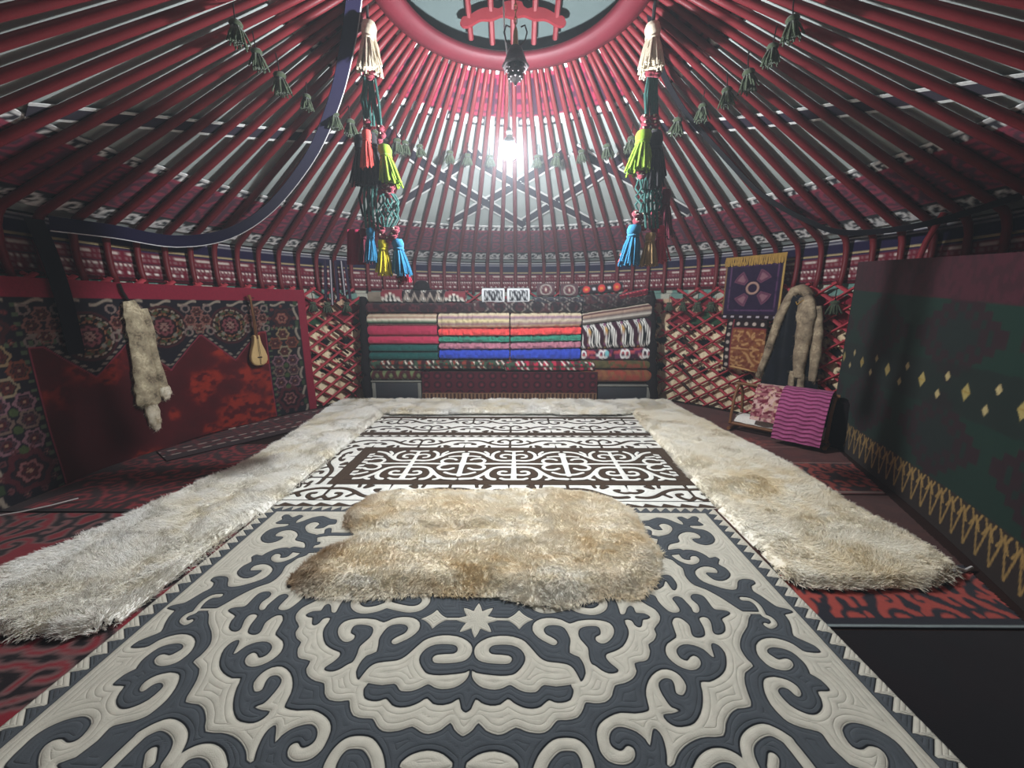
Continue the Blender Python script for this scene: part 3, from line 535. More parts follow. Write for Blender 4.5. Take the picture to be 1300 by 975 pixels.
# ---- crown ring with its crossbars
rt=empty('crown_ring',(CX,CY,3.43),label='red wooden crown ring with scalloped crossbars at the top of the roof',cat='crown ring')
n=72; sec=[(.76,3.46),(.775,3.42),(.86,3.39),(.93,3.405),(.95,3.45),(.91,3.51),(.84,3.50)]
V=[];Fc=[]
for k in range(n):
    for r,z in sec: V.append(cyl(360*k/n,r,z))
m_=len(sec)
for k in range(n):
    for j in range(m_): Fc.append((k*m_+j,k*m_+(j+1)%m_,((k+1)%n)*m_+(j+1)%m_,((k+1)%n)*m_+j))
link('rim',mesh('rim',V,Fc),M['red_ring'],rt)
def dome(r): return 3.50+.30*(1-(r/.8)**2)
for x in (-.34,-.17,0,.17,.34):
    y=math.sqrt(.78**2-x*x); b=MB(); b.tube([(CX+x,CY+t*y,dome(math.hypot(x,t*y))) for t in np.linspace(-1,1,17)],.022,6); b.build('crossbar',M['red_pole'],rt)
for x in (-.17,0,.17):
    y=math.sqrt(.78**2-x*x); b=MB(); b.tube([(CX+t*y,CY+x,dome(math.hypot(x,t*y))+.035) for t in np.linspace(-1,1,17)],.02,6); b.build('crossbar',M['red_pole'],rt)
for sg in (-1,1):       # scalloped boards joining the bars
    n=61; xs=np.linspace(-.41,.41,n); up=.014+.022*np.abs(np.cos(xs/.17*PI*.75))**.7+.02*(np.abs(xs)<.07); dn=-.026-.006*np.cos(xs/.17*2*PI)
    e=np.clip((.41-np.abs(xs))/.03,0,1)**.5; V=[];Fc=[]
    for i,x in enumerate(xs):
        for dy in (-.014,.014):
            z=dome(math.hypot(x,.58))-.02
            V+= [(CX+x,CY+sg*.58+dy+(up[i]*e[i])*-.4*sg,z+up[i]*e[i]),(CX+x,CY+sg*.58+dy+(dn[i]*e[i])*-.4*sg,z+dn[i]*e[i])]
    for i in range(n-1):
        a0=4*i; b0=4*i+4; Fc+=[(a0,a0+1,b0+1,b0),(a0+2,b0+2,b0+3,a0+3),(a0,b0,b0+2,a0+2),(a0+1,a0+3,b0+3,b0+1)]
    link('scalloped_board',mesh('scalloped_board',V,Fc,False),M['red_pole'],rt)
# ---- lattice wall sections
def lattice(a0,a1,label,lash):
    root=empty('lattice_wall',cyl((a0+a1)/2,RW,0),label=label,cat='lattice wall')
    s0,s1=math.radians(a0)*RW,math.radians(a1)*RW; H=1.64; run=H/.68
    for lay,sg in ((0,1),(1,-1)):
        b=MB(); R=3.665+.03*lay
        for s in np.arange(s0-run,s1+run,.262):
            t=np.linspace(0,1,15); ss=s+(t*run*sg if sg>0 else run-t*run)-0; zz=t*H+.01
            k=(ss>=s0)&(ss<=s1)
            if k.sum()<3: continue
            b.tube([cyl(math.degrees(q/RW),R+.004*math.sin(q*30),z) for q,z in zip(ss[k],zz[k])],.031,6,flat=.5)
        b.build('slat_layer',M['red_lattice'],root)
    for q,z,dr in lash:
        b=MB(); pts=[cyl(q+dx,3.635,z-dx*dr) for dx in np.linspace(-1.1,1.1,6)]; b.tube(pts,.026,6,flat=.7); b.build('lashing',M['dark_wood'],root)
    return root
lattice(-108,-36.5,'red wooden lattice wall section on the left behind the velvet hanging',[(-43.5+.2*i,1.42-.21*i,.055) for i in range(7)])
lattice(-36,36,'red wooden lattice wall section at the back behind the bedding stack',[])
lattice(36.5,108,'red wooden lattice wall section on the right behind the fur waistcoat',[(42.5+.25*i,1.5-.21*i,.055) for i in range(7)])
# ---- bulb on its cable
BX,BY,BZ=-.045,3.10,2.515
bt=empty('light_bulb',(BX,BY,BZ),label='glowing round light bulb hanging from a white cable',cat='light bulb')
TILT=Matrix.Translation((BX,BY,BZ))@Matrix.Rotation(math.radians(28),4,'X')@Matrix.Translation((-BX,-BY,-BZ))
def tilt(mb): mb.V=[tuple(TILT@Vector(v)) for v in mb.V]; return mb
b=MB(); b.lathe([(.062*math.sin(t),-.062*math.cos(t)) for t in np.linspace(.02,2.35,18)],(BX,BY,BZ),22); tilt(b); bo=b.build('glass_globe',M['bulb'],bt)
b=MB(); b.lathe([(.0435,.0445),(.042,.052),(.036,.068),(.030,.08),(.018,.085),(.02,.09),(.02,.12),(.012,.14),(.005,.145)],(BX,BY,BZ),22); tilt(b); b.build('plastic_housing',M['socket'],bt)
b=MB(); b.tube([(BX,BY-.062,BZ+.122),(BX,BY-.06,BZ+.19),(BX+.002,BY-.05,BZ+.4),(BX-.01,BY-.05,BZ+.56),(BX-.03,BY-.045,BZ+.72),(BX-.04,BY-.04,BZ+.95),(-.09,3.04,3.76)],.0055,8); b.build('cable',M['white_cable'],bt)
# ---- old lantern hanging under the crown
lt=empty('hanging_lantern',(.0,2.9,2.96),label='dark metal lantern with a flared shade on a chain under the crown ring',cat='lantern')
cx,cy_=.0,2.9
b=MB()
for i in range(17):
    z=3.17+i*.036; r_=[(cx+.009*math.cos(t)*(i%2),cy_+.009*math.cos(t)*((i+1)%2),z+.024*math.sin(t)) for t in np.linspace(0,2*PI,11)]; b.tube(r_,.003,5,cap=False)
b.build('chain',M['brass'],lt)
b=MB()
for sg in (-1,1): b.tube([(cx+sg*.02,cy_,3.06),(cx+sg*.06,cy_,3.09),(cx+sg*.075,cy_,3.14),(cx+sg*.06,cy_,3.18),(cx+sg*.035,cy_,3.17)],.005,6)
b.build('scroll_arm',M['iron'],lt)
b=MB(); b.lathe([(.008,.11),(.014,.09),(.018,.02),(.03,0)],(cx,cy_,3.055),16); b.build('neck',M['brass'],lt)
b=MB(); b.lathe([(.03,.10),(.045,.09),(.06,.05),(.075,.01),(.092,-.01),(.085,-.02),(.07,-.015),(.05,.0)],(cx,cy_,2.96),8); b.build('shade',M['iron'],lt)
b=MB(); b.lathe([(.05,.02),(.055,-.01),(.05,-.05),(.035,-.075),(.02,-.085),(.01,-.10),(.004,-.11)],(cx,cy_,2.945),16)
for k in range(8):
    for j in range(3): b.ball((cx+(.054-.006*j)*math.cos(k*PI/4+j*.4),cy_+(.054-.006*j)*math.sin(k*PI/4+j*.4),2.93-.025*j),.012,6)
b.build('lamp_body',M['iron'],lt)

# striped ribbons hanging beside the bedding stack
rb=empty('ribbon_bundle',cyl(-43,3.62,2.0),label='bundle of dark ribbons with pale stripes hanging left of the bedding stack',cat='ribbons')
for i,(g,z1) in enumerate(((-45.2,1.50),(-44.2,1.42),(-43.2,1.47),(-42.0,1.55),(-41.2,1.50))):
    zz=np.linspace(z1,2.02,14); P=np.stack([np.stack([cyl(g+w_*.62+ (2.02-z)*(-43-g)*-.5,3.60-.01*i,z) for w_ in (-.5,-.3,.0,.3,.5)]) for z in zz]); C=np.empty(P.shape); C[...]=lin('#241a2c'); C[:,2]=lin('#b9b2b6') if i%2 else lin('#3a2c44')
    slab('ribbon',P,C,.004,M['cloth'],rb)
# ---------------------------------------------------------------- the bedding stack at the far wall
YF=5.50
def jx(px,py=430): return float(at(px,py,YF)[0])
def jz(py): return float(at(650,py,YF)[2])
def quilt(x0,x1,z0,z1,fn,label,cat='quilt',name='folded_quilt',dep=.26,wr=.004,wf=30,slope=(0,0),y0=YF,mat_='cloth_fine',group=None,bulge=.5,parent=None,front_extra=0.):
    """folded quilt: rounded front fold, gathered along its length; slope lifts z0,z1 at the right end"""
    nu=max(24,int((x1-x0)/.010)); npf=30
    u=np.linspace(0,1,nu); th=np.linspace(0,2*PI,npf,endpoint=True)
    hz=(z1-z0)/2
    # superellipse section, flat back
    cs,sn=np.cos(th),np.sin(th); e=.55
    py=-np.sign(cs)*np.abs(cs)**e; pz=np.sign(sn)*np.abs(sn)**e
    U,T=np.meshgrid(u,np.arange(npf)); PYY=py[T]; PZ=pz[T]
    g=wr*(vn(U*(x1-x0)*wf,PZ*2+7+z0*31,int(z0*977))-.5)*2 + .006*(vn(U*(x1-x0)*5,PZ+3,int(z1*733))-.5)
    fl=np.minimum(1,np.minimum(U,1-U)/.02)**.4
    dz=slope[0]*U*(1-(PZ+1)/2)+slope[1]*U*(PZ+1)/2
    X=x0+(x1-x0)*U; Yp=y0+dep/2+PYY*(dep/2)*(.92+.08*fl)-g*2.2*(PYY<0)-bulge*.02*(1-PZ**2)*(PYY<0); Z=(z0+z1)/2+PZ*hz*(.8+.2*fl)+g*.6+dz
    P=np.stack([X,Yp,Z],-1); sv=(PZ+1)/2; C=np.empty(P.shape); fn(C,X-x0,sv,PYY)
    nvv=npf; idx=np.arange(nvv*nu).reshape(nvv,nu)
    q=np.stack([idx[:-1,:-1],idx[:-1,1:],idx[1:,1:],idx[1:,:-1]],-1).reshape(-1,4)[:,::-1]
    V=P.reshape(-1,3); Cc=C.reshape(-1,3); cl=V.reshape(nvv,nu,3); n=len(V)
    capc=np.stack([cl[:,0].mean(0),cl[:,-1].mean(0)]); V=np.concatenate([V,capc]); Cc=np.concatenate([Cc,Cc.reshape(nvv,nu,3)[[8,8],[0,-1]]])
    k=np.arange(nvv-1); z_=np.zeros_like(k)
    caps=[tuple(map(int,(idx[i,0],idx[i+1,0],n))) for i in k]+[tuple(map(int,(idx[i+1,-1],idx[i,-1],n+1))) for i in k]
    me=mesh(name,V,[tuple(map(int,r)) for r in q]+caps,True,Cc)
    return link(name,me,M[mat_],parent,label=label,cat=cat,group=group) if label else link(name,me,M[mat_],parent)
def plain(h,v=.12,fr=60):
    c=lin(h)
    def f(C,x,s,p): C[...]=c; put(C,vn(x*fr,s*2,4),c*(1-v*2),.5)
    return f
def stripes(cols):          # (upper limit of s, colour)
    def f(C,x,s,p):
        C[...]=lin(cols[-1][1])
        for lim,h in reversed(cols): put(C,(s<=lim)*1.,lin(h))
    return f
# column limits
x1a,x1b=jx(467),jx(555); x2a,x2b=jx(557),jx(646.5); x3a,x3b=jx(648),jx(737.5); x4a,x4b=jx(739),jx(826)
Q='quilts of the bedding stack'
# first column
quilt(x1a,x1b,jz(457.5),jz(447.5),plain('#1f5450'),'dark green folded quilt, lower of two at the bottom left of the stack',group=Q,wr=.004)
quilt(x1a,x1b,jz(447),jz(438),plain('#245a55'),'dark green folded quilt, upper of two beneath the crimson ones',group=Q,wr=.004)
quilt(x1a,x1b+.02,jz(437.5),jz(427),plain('#c23a58'),'crimson folded quilt lying directly on the dark green ones',group=Q,wr=.004)
quilt(x1a,x1b,jz(426.5),jz(413.5),plain('#b63352'),'crimson folded quilt under the striped one, left column',group=Q,wr=.004)
quilt(x1a,x1b,jz(413),jz(398.5),stripes([(.12,'#d8cdbd'),(.26,'#272a26'),(.36,'#4f6a50'),(.5,'#ddd3bd'),(.58,'#5b3c34'),(.8,'#a07a68'),(.9,'#c9b79c'),(1.1,'#c4a184')]),'striped beige and black folded quilt on top of the left column',group=Q,wr=.004)
# second and third columns
for k,(a,b,nm,dz) in enumerate(((x2a,x2b,'second',0.),(x3a,x3b,'third',.028))):
    sl=(dz*.7,dz)
    quilt(a,b,jz(456.5),jz(444.5),plain('#3850c4',.2,40),'blue folded quilt at the bottom of the %s column'%nm,group=Q,wr=.009,slope=(-.01*k,sl[0]))
    quilt(a,b,jz(444),jz(435.5),plain('#c98294',.3,70),'mauve folded quilt above the blue one, %s column'%nm,group=Q,wr=.013,slope=sl)
    quilt(a,b,jz(435),jz(427.5),plain('#3f9a80',.3,70),'green folded quilt under the coral one, %s column'%nm,group=Q,wr=.014,slope=sl)
    quilt(a,b,jz(427),jz(417.5),plain('#fb5654',.2,70),'bright coral folded quilt in the %s column'%nm,group=Q,wr=.014,slope=sl)
    ft=stripes([(.22,'#b79f82'),(.34,'#8d6a74'),(.5,'#dccf9a' if k==0 else '#cfc0a2'),(.62,'#e5d65a' if k==0 else '#cbb0a0'),(.72,'#8a6a80'),(.86,'#c0a094'),(1.1,'#d9c8a6')])
    quilt(a,b,jz(417),jz(398),ft,'cream and mauve striped folded quilt on top of the %s column'%nm,group=Q,wr=.010,slope=(sl[0],.01))
# fourth column
def zig(C,x,s,p):
    C[...]=lin('#3a1426'); z=s*.24
    def w(sp,h,o,wd,m=1.): put(C,aa(wd-np.abs(((z+tri(x,sp)*1.1+o)%.12)-.06),.008)*m,lin(h))
    f=(x*1.0+z*.9)
    f2=tri(x+.5*tri(z+.02,.16)+.45*z,.235); put(C,aa(.078-f2,.008),lin('#ece8e0')); put(C,aa(.066-f2,.006)*(tri(z*1.2-x*.9,.030)<.0065),lin('#191419')); put(C,aa(.010-f2,.006),lin('#191419'))
    pass
    put(C,aa(.02-np.hypot(tri(x+.5*tri(z+.02,.16)+.117,.235),tri(z,.09)),.01),lin('#c0903c')); put(C,aa(.016-np.hypot(tri(x+.5*tri(z+.02,.16)+.117,.235),tri(z+.045,.09)),.01),lin('#8a4a70'))
def ram(C,x,s,p):
    C[...]=lin('#38122a'); z=s*.1
    put(C,vn(x*26,z*40,2)>.55,lin('#6e2a55'),.9); put(C,vn(x*22+5,z*40,5)>.68,lin('#b04a50'))
    put(C,aa(.009-np.abs(np.hypot(tri(x,.31)-.03,z-.055)-.033),.008),lin('#e8e6e2')); put(C,aa(.03-np.hypot(x-.36,z-.06),.012),lin('#7ac0c4'))
    put(C,aa(.007-np.abs(z-.02-.05*np.sin(x*11)),.008)*(np.abs(np.sin(x*5))>.8),lin('#e8e6e2'))
def kil(h1,h2,h3):
    def f(C,x,s,p):
        C[...]=lin(h1); put(C,aa(.03-tri(x+.1*np.abs(s-.5),.12),.01),lin(h2),.9); put(C,vn(x*30,s*4,8)>.62,lin(h3),.8)
    return f
quilt(x4a,x4b+.05,jz(485.5),jz(469.5),kil('#7d4a35','#8a5a3a','#9a3f35'),'rust brown folded kilim at the bottom of the right column',cat='kilim',name='folded_kilim',wr=.002)
quilt(x4a+.0,x4b+.05,jz(469),jz(457.5),kil('#4f4a2e','#5e5432','#8c3f33'),'olive and rust folded kilim below the dark purple one',cat='kilim',name='folded_kilim',wr=.002)
quilt(x4a,x4b,jz(457.5),jz(444.5),ram,'dark purple folded textile with white curls, right column',cat='textile',name='folded_textile',wr=.003,slope=(0,.03))
quilt(x4a,x4b,jz(444),jz(413.5),zig,'black and white zigzag patterned folded textile in the right column',cat='textile',name='folded_textile',wr=.003,slope=(.03,.12),bulge=1)
quilt(x4a,x4b,jz(413),jz(398),stripes([(.25,'#8a8078'),(.36,'#d6cdc0'),(.5,'#6e5a56'),(.62,'#9b7a66'),(.8,'#b49884'),(.9,'#5b3a38'),(1.1,'#d9c4ae')]),'grey and beige striped folded quilt rising to the right, right column',group=Q,wr=.003,slope=(.12,.15))
def darkpat(h1,h2,h3,per=.2):
    def f(C,x,s,p):
        C[...]=lin(h1); z=s*.15; d=np.abs(tri(x,per)-np.abs(z-.075)*1.2); put(C,aa(.012-d,.01),lin(h2)); put(C,vn(x*24,z*30,7)>.66,lin(h3),.8)
    return f
quilt(x4a,x4b-.03,jz(397.5),jz(388),darkpat('#241a1c','#5a524e','#3a2024'),'dark zigzag folded kilim below the red checked cloth',cat='kilim',name='folded_kilim',wr=.003,slope=(.14,.16))
def checked(C,x,s,p): C[...]=lin('#a02136'); put(C,(tri(x,.05)<.008)*1.,lin('#e0606a')); put(C,(tri(s,.25)<.04)*1.,lin('#5a0f20'))
quilt(jx(770),x4b-.08,jz(384.5),jz(377),checked,'red checked cloth folded on top of the right column',cat='cloth',name='folded_cloth',wr=.005,slope=(.10,.12))
# ---- shelf rugs, chests and cover below
def pile(c1,c2,wh):
    def f(C,x,s,p):
        C[...]=lin(c1); put(C,aa(.035-tri(x,.13),.012),lin(c2)); put(C,aa(.014-np.abs(tri(x+s*.12,.33)-.04),.01),lin(wh)); put(C,(np.abs(s-.5)<.06)*1.,lin('#22281f')); put(C,vn(x*36,s*5,3)>.66,lin('#3c5240'))
    return f
quilt(x1a,jx(655),jz(469.5),jz(458),pile('#8a3c30','#3a1820','#d9cdbc'),'narrow folded rug of rust and green under the left quilts',cat='rug',name='folded_rug',wr=.002,y0=YF-.01)
quilt(jx(640),jx(756),jz(471),jz(459),pile('#c22f4a','#5e1428','#e8ddd0'),'narrow folded rug of pink and red under the right-hand quilts',cat='rug',name='folded_rug',wr=.002,y0=YF-.03)
def cchest(x0,x1,z0,z1,label,colA,colB):
    r=empty('wooden_chest',((x0+x1)/2,YF+.16,z0),label=label,cat='chest')
    b=MB(); b.box(((x0+x1)/2,YF+.17,(z0+z1)/2),(x1-x0,.30,z1-z0),bev=.012); b.build('body',colA,r)
    b=MB(); b.box(((x0+x1)/2,YF+.165,z1+.012),(x1-x0+.02,.32,.024),bev=.008); b.build('lid',colB,r)
    b=MB()
    for x in (x0+.03,x1-.03): b.box((x,YF+.016,(z0+z1)/2),(.05,.012,z1-z0-.02),bev=.003)
    b.box(((x0+x1)/2,YF+.016,z0+.03),(x1-x0-.05,.012,.05),bev=.003); b.build('corner_strap',colB,r)
    return r
M['slate_paint']=mat('slate_painted_wood',lin('#2b3236'),.6,.35,12,.3,col2=lin('#3a3336')); M['grey_edge']=mat('worn_grey_trim',lin('#7c7a72'),.6,.3,12,.2)
cchest(x1a,jx(532),.0,jz(484)-.02,'dark slate painted chest at the lower left of the bedding stack',M['slate_paint'],M['grey_edge'])
cchest(x4a+.12,x4b+.06,.0,jz(489)-.02,'dark spotted chest at the lower right of the bedding stack',M['slate_paint'],M['grey_edge'])
def greenpat(C,x,s,p): C[...]=lin('#6f7a52'); put(C,aa(.03-np.abs(tri(x,.2)-.04-.05*(s-.5)),.012),lin('#4e1f22')); put(C,aa(.012-np.abs(np.hypot(tri(x,.4)-.1,(s-.5)*.12)-.04),.01),lin('#3a1a1e'))
quilt(x1a,jx(532),jz(483.5),jz(471),greenpat,'green rug with dark red curls folded on the left chest',cat='rug',name='folded_rug',wr=.002)
# maroon carpet hung over the middle chest
xm0,xm1=jx(534),jx(760); U,W_=np.meshgrid(np.linspace(xm0,xm1,230),np.linspace(0,1,70)); z=.04+(jz(471.5)-.04)*W_
Yc=np.full(U.shape,YF-.035)-.012*np.sin(U*9)*(1-W_)-.006*vn(U*6,W_*3,3); C=np.empty(U.shape+(3,)); C[...]=lin('#4a1420')
o_=np.hypot(tri(U,.16)-.0,tri(z-.03,.13)); put(C,aa(.010-np.abs(o_-.045),.008),lin('#241018')); put(C,aa(.018-o_,.01),lin('#6e2733')); put(C,(z<.16)*1.,lin('#3a1f1a')); put(C,(z<.16)*aa(.012-np.abs(tri(U,.11)-.03-.0*z),.01),lin('#8a6a4e')); put(C,(np.abs(z-.165)<.008)*1.,lin('#7c5a48'))
slab('hanging_carpet',np.stack([U,Yc,z],-1),C,.012,M['cloth'],label='maroon patterned carpet hanging over the front of the middle chest',cat='carpet')
r=empty('wooden_chest',((xm0+xm1)/2,YF+.16,0),label='long low dark wooden chest under the maroon hanging carpet',cat='chest')
b=MB(); b.box(((xm0+xm1)/2-.0,YF+.15,jz(472)/2),(xm1-xm0-.2,.28,jz(472)),bev=.01); b.build('body',M['dark_wood'],r)
# dark wrapped posts on both sides
def wrapped(px0,px1,top,bot,label):
    b=MB(); n=16; pts=[];rr=[]
    for i in range(n):
        t=i/(n-1); pts.append((jx(px0[0]+(px0[1]-px0[0])*t)+.012*math.sin(i*1.9),YF+.06+.02*math.cos(i*2.3),top+(bot-top)*t)); rr.append((px1[0]+(px1[1]-px1[0])*t)*(1+.14*math.sin(i*2.7)))
    b.tube(pts,rr,12,flat=.8); b.build('wrapped_post',M['black_cloth'],label=label,cat='post')
wrapped((462,459.5),(.06,.09),jz(378),0.0,'black cloth-wrapped post at the left end of the bedding stack')
wrapped((824,836),(.06,.10),jz(371),0.0,'black cloth-wrapped post at the right end of the bedding stack')
# ---- things lying on top
def bag(x0,x1,z0,z1,fn,label,dep=.2,y0=YF+.02,cat='bag',name='storage_bag',**k): return quilt(x0,x1,z0,z1,fn,label,cat=cat,name=name,dep=dep,y0=y0,wr=.004,wf=14,bulge=1.2,**k)
bag(x1a,jx(602),jz(397.5),jz(384.5),darkpat('#2e1a20','#4a3034','#5c2a30',.35),'long dark maroon rolled bag on top of the left quilts')
bag(jx(600),jx(738),jz(397),jz(381.5),darkpat('#2a2226','#8a8078','#4e2a2e',.26),'long dark rolled bag with pale chevrons on the middle quilts')
bag(jx(470),jx(487),jz(384),jz(370),plain('#8d8070',.3,20),'small beige cloth bundle at the left end of the top',dep=.14)
def chev(C,x,s,p):
    C[...]=lin('#7a3038'); z=s*.2; d=z+np.abs(x-.13)*.9; put(C,aa(.16-d,.01),lin('#d9d0c2')); put(C,aa(.13-d,.01),lin('#191418')); put(C,aa(.02-np.hypot(tri(x-.13,.06)-.0,z-.04),.01),lin('#e8e2d8')); put(C,aa(.016-np.hypot(x-.13,z-.085),.01),lin('#e8e2d8'))
bag(jx(487),jx(513),jz(384.5),jz(367),chev,'red cushion with a black and white dotted chevron, left of the hat',cat='cushion',name='cushion',dep=.16)
def dots(C,x,s,p):
    C[...]=lin('#2a2022'); z=s*.2; put(C,aa(.035-np.hypot(tri(x-.07,.22),tri(z-.05,.13)),.01),lin('#c9bfb2')); put(C,aa(.024-np.hypot(tri(x-.07,.22),tri(z-.05,.13)),.008),lin('#171416')); put(C,aa(.012-np.hypot(tri(x-.07,.22),tri(z-.05,.13)),.008),lin('#efe9df')); put(C,aa(.012-np.abs(tri(x,.11)-z*.4),.01),lin('#b8a89a'),.7)
bag(jx(514),jx(567),jz(384.5),jz(367.5),dots,'black cushion with rings of white dots under the black hat',cat='cushion',name='cushion',dep=.2)
bag(jx(566),jx(592),jz(384),jz(369),chev,'red cushion with a black and white dotted chevron, right of the hat',cat='cushion',name='cushion',dep=.16)
hr=empty('felt_hat',(jx(535),YF+.12,jz(367.5)),label='black rounded felt hat lying on the dotted cushion',cat='hat')
b=MB(); b.lathe([(.10,.0),(.112,.02),(.108,.06),(.095,.10),(.06,.125),(.012,.132)],(jx(536),YF+.12,jz(367.5)-.005),20); b.build('crown',M['black_cloth'],hr)
b=MB(); b.lathe([(.10,.0),(.135,.006),(.138,.02),(.108,.03)],(jx(536),YF+.12,jz(367.5)-.005),20); b.build('brim',M['black_cloth'],hr)
def gbox(C,x,s,p):
    C[...]=lin('#2c2a30'); w=.33; z=s*.22; e=np.minimum(np.minimum(x,w-x),np.minimum(z-.0,.215-z)); put(C,aa(.014-np.abs(e-.02),.008),lin('#dedede'))
    for k in (.0,.045,.09): put(C,aa(.008-np.abs(np.abs(x-w/2)+z*.9-.10-k*1.6),.006)*(z<.19)*(e>.03),lin('#cfd0d0'))
    put(C,aa(.008-np.abs(np.abs(x-w/2)-z*.9),.006)*(e>.03),lin('#cfd0d0'))
for a,b_,l in ((612,641,'left'),(643.5,672,'right')): bag(jx(a),jx(b_),jz(385),jz(365),gbox,'black bag with white geometric lines, %s one of the pair mid-stack'%l,dep=.14)
def circ(C,x,s,p):
    C[...]=lin('#54383e'); z=s*.2; q=np.hypot(tri(x,.26)-.0,z-.1); put(C,aa(.01-np.abs(q-.075),.008),lin('#9a9088')); put(C,aa(.007-np.abs(q-.045),.006),lin('#5e2630')); put(C,aa(.012-q,.006),lin('#c9b9a9')); put(C,aa(.05-q,.01)*(q>.05),lin('#7a3a44'))
xa=jx(691)-.11
bag(xa,xa+.245,jz(376.5),jz(359),lambda C,x,s,p:circ(C,x-.12,s,p),'round embroidered cushion with a ring, left one near the right end',cat='cushion',name='cushion',dep=.14)
xb=jx(721)-.12; bag(xb,xb+.245,jz(376.5),jz(360),lambda C,x,s,p:circ(C,x-.12,s,p),'round embroidered cushion with a ring, right one near the right end',cat='cushion',name='cushion',dep=.14)
bag(jx(676),jx(752),jz(385),jz(376.5),darkpat('#332a30','#8f8880','#3a3a44',.17),'grey zigzag bag under the pair of round cushions')
def poms(C,x,s,p):
    C[...]=lin('#2a1a22'); z=s*.12; q=np.hypot(tri(x-.08,.21),z-.06); put(C,aa(.05-q,.01),lin('#c23a3a')); put(C,aa(.02-q,.01),lin('#d98a3a')); put(C,aa(.022-np.hypot(tri(x-.185,.21),z-.06),.01),lin('#d8d8dc'))
bag(jx(735),jx(788),jz(374),jz(362.5),poms,'dark bag with a row of red rosettes left of the checked cloth',slope=(.04,.06))
quilt(jx(740),jx(800),jz(388),jz(374.5),darkpat('#30242a','#6f655f','#4e2a2e',.2),'dark grey folded bag beneath the row of red rosettes',cat='bag',name='storage_bag',wr=.004,slope=(.02,.03))
# ---------------------------------------------------------------- left: velvet hanging
RH=3.60
def sz(a0,a1,z0,z1,R,ds=.011,bow=None):
    n=int(abs(math.radians(a1-a0))*R/ds)+2; a=np.linspace(a0,a1,n); z=np.linspace(z0,z1,int((z1-z0)/ds)+2); A,Z=np.meshgrid(a,z); return a,z,A,Z
a,z,A,Z=sz(-99.3,-50.2,-.0,1.60,RH,.010)
s=(A+74.75)*math.radians(1)*RH; x=np.abs(s)
Zt=Z
R=RH+.0*A+.012*np.sin(s*7+Z*1.5)*sstep(1.5,.6,Z)-.02*sstep(.5,0,Z)
RRED=lin('#861b32'); NAV=lin('#15101a'); VEL=lin('#520710')
C=np.empty(A.shape+(3,)); C[...]=VEL
n=fbm(s*3.2+.3*fbm(s*6,Z*6,2),Z*3.4,31,4); put(C,sstep(.50,.66,n)*sstep(.3,.6,fbm(s*16,Z*24,33,3)),lin('#a8301a'),.7); put(C,sstep(.55,.35,n),lin('#3f050b'),.6)  # brighter orange patches are the velvet's sheen painted into its colour
hw=1.535
strip=(Z>1.085)|(x>1.03); 
def penn(cx,tip,w): return np.minimum((Z-tip)-(1.09-tip)*np.abs(s-cx)/w, 1.2-Z)
pen=np.full(A.shape,-1.)
for cx,tip in ((0,.76),(.64,.78),(-.62,.80)): pen=np.maximum(pen,penn(cx,tip,.31))
emb=np.maximum(np.maximum(aa(Z-1.085),aa(x-1.03)),aa(pen)); edge=np.maximum(np.maximum(aa(Z-1.075),aa(x-1.02)),aa(pen+.012))
put(C,edge,lin('#8a3040')); put(C,emb,NAV)
def bl(m,h,al=1.): put(C,emb*m,lin(h)*np.array([.42,.36,.33]),al)
# borders of dots along the inner edge
q=np.minimum(np.abs(Z-1.115),np.abs(x-1.06)); bl((q<.018)*(np.where(np.abs(Z-1.115)<.02,tri(s,.05),tri(Z,.07))<.014),'#6f8a6a'); bl((np.abs(pen-.03)<.016)*(tri(Z,.045)<.013),'#b9b2a6')
# curls near the outer edge
bl(aa(.012-np.abs(Z-1.42-.022*np.sin(s*26)),.008)*(tri(s,.24)<.09),'#d8d2c2'); bl(aa(.014-np.abs(x-1.405-.02*np.sin(Z*22)),.008)*(tri(Z,.26)<.08)*(Z<1.38),'#d8d2c2'); bl((np.abs(x-1.41)<.02)*(tri(Z+.13,.26)<.035),'#4f6a4a')
def medal(cx,cz,r):
    dx,dz=s-cx,Z-cz; q=np.hypot(dx,dz)/r; th=np.arctan2(dz,dx)
    bl(aa(1.0-q,.03),'#1c0d14'); bl(aa(.05-np.abs(q-.97),.03),'#5e2430')
    pet=np.abs(np.sin(th*5+q*1.2)); bl((np.abs(q-.72-.06*np.cos(th*10))<.10)*(pet>.45),'#8c5a3c'); bl((np.abs(q-.72)<.05)*(pet>.72),'#5d7a52'); bl((np.abs(q-.84)<.035)*(np.abs(np.sin(th*9+2))>.55),'#cfc4b4'); bl((np.abs(q-.58)<.03)*(np.abs(np.sin(th*8))>.5),'#c58a6a')
    bl(aa(.46-q,.04),'#4f1a28'); bl((np.abs(q-.34-.05*np.cos(th*8))<.06),'#a8606a'); bl((q<.2)*(np.abs(np.sin(th*4))>.35),'#c9a39a'); bl(q<.06,'#7c2030')
    for k in range(4):
        bl(aa(.10-np.hypot(dx/r-.6*math.cos(PI/4+k*PI/2),dz/r-.6*math.sin(PI/4+k*PI/2)),.03),'#b9c0b4',.85)
def rosette(cx,cz,r,h1,h2):
    dx,dz=s-cx,Z-cz; q=np.hypot(dx,dz)/r; th=np.arctan2(dz,dx); w=1+.12*np.cos(th*6)
    bl((q<w)*(q>.72*w),h1); bl((q<.62*w)*(q>.45),h2); bl((q<.42)*(np.abs(np.sin(th*3))>.3),'#6e2a34'); bl(q<.16,'#c8a48c')
def curls(cx,cz,h):
    for sx in (-1,1):
        for s2 in (-1,1):
            q=np.hypot(s-cx-sx*.105,Z-cz-s2*.12); bl((np.abs(q-.035)<.009),h,.9)
for cx,cz in ((0,1.19),(.64,1.175),(-.61,1.14)): medal(cx,cz,.205)
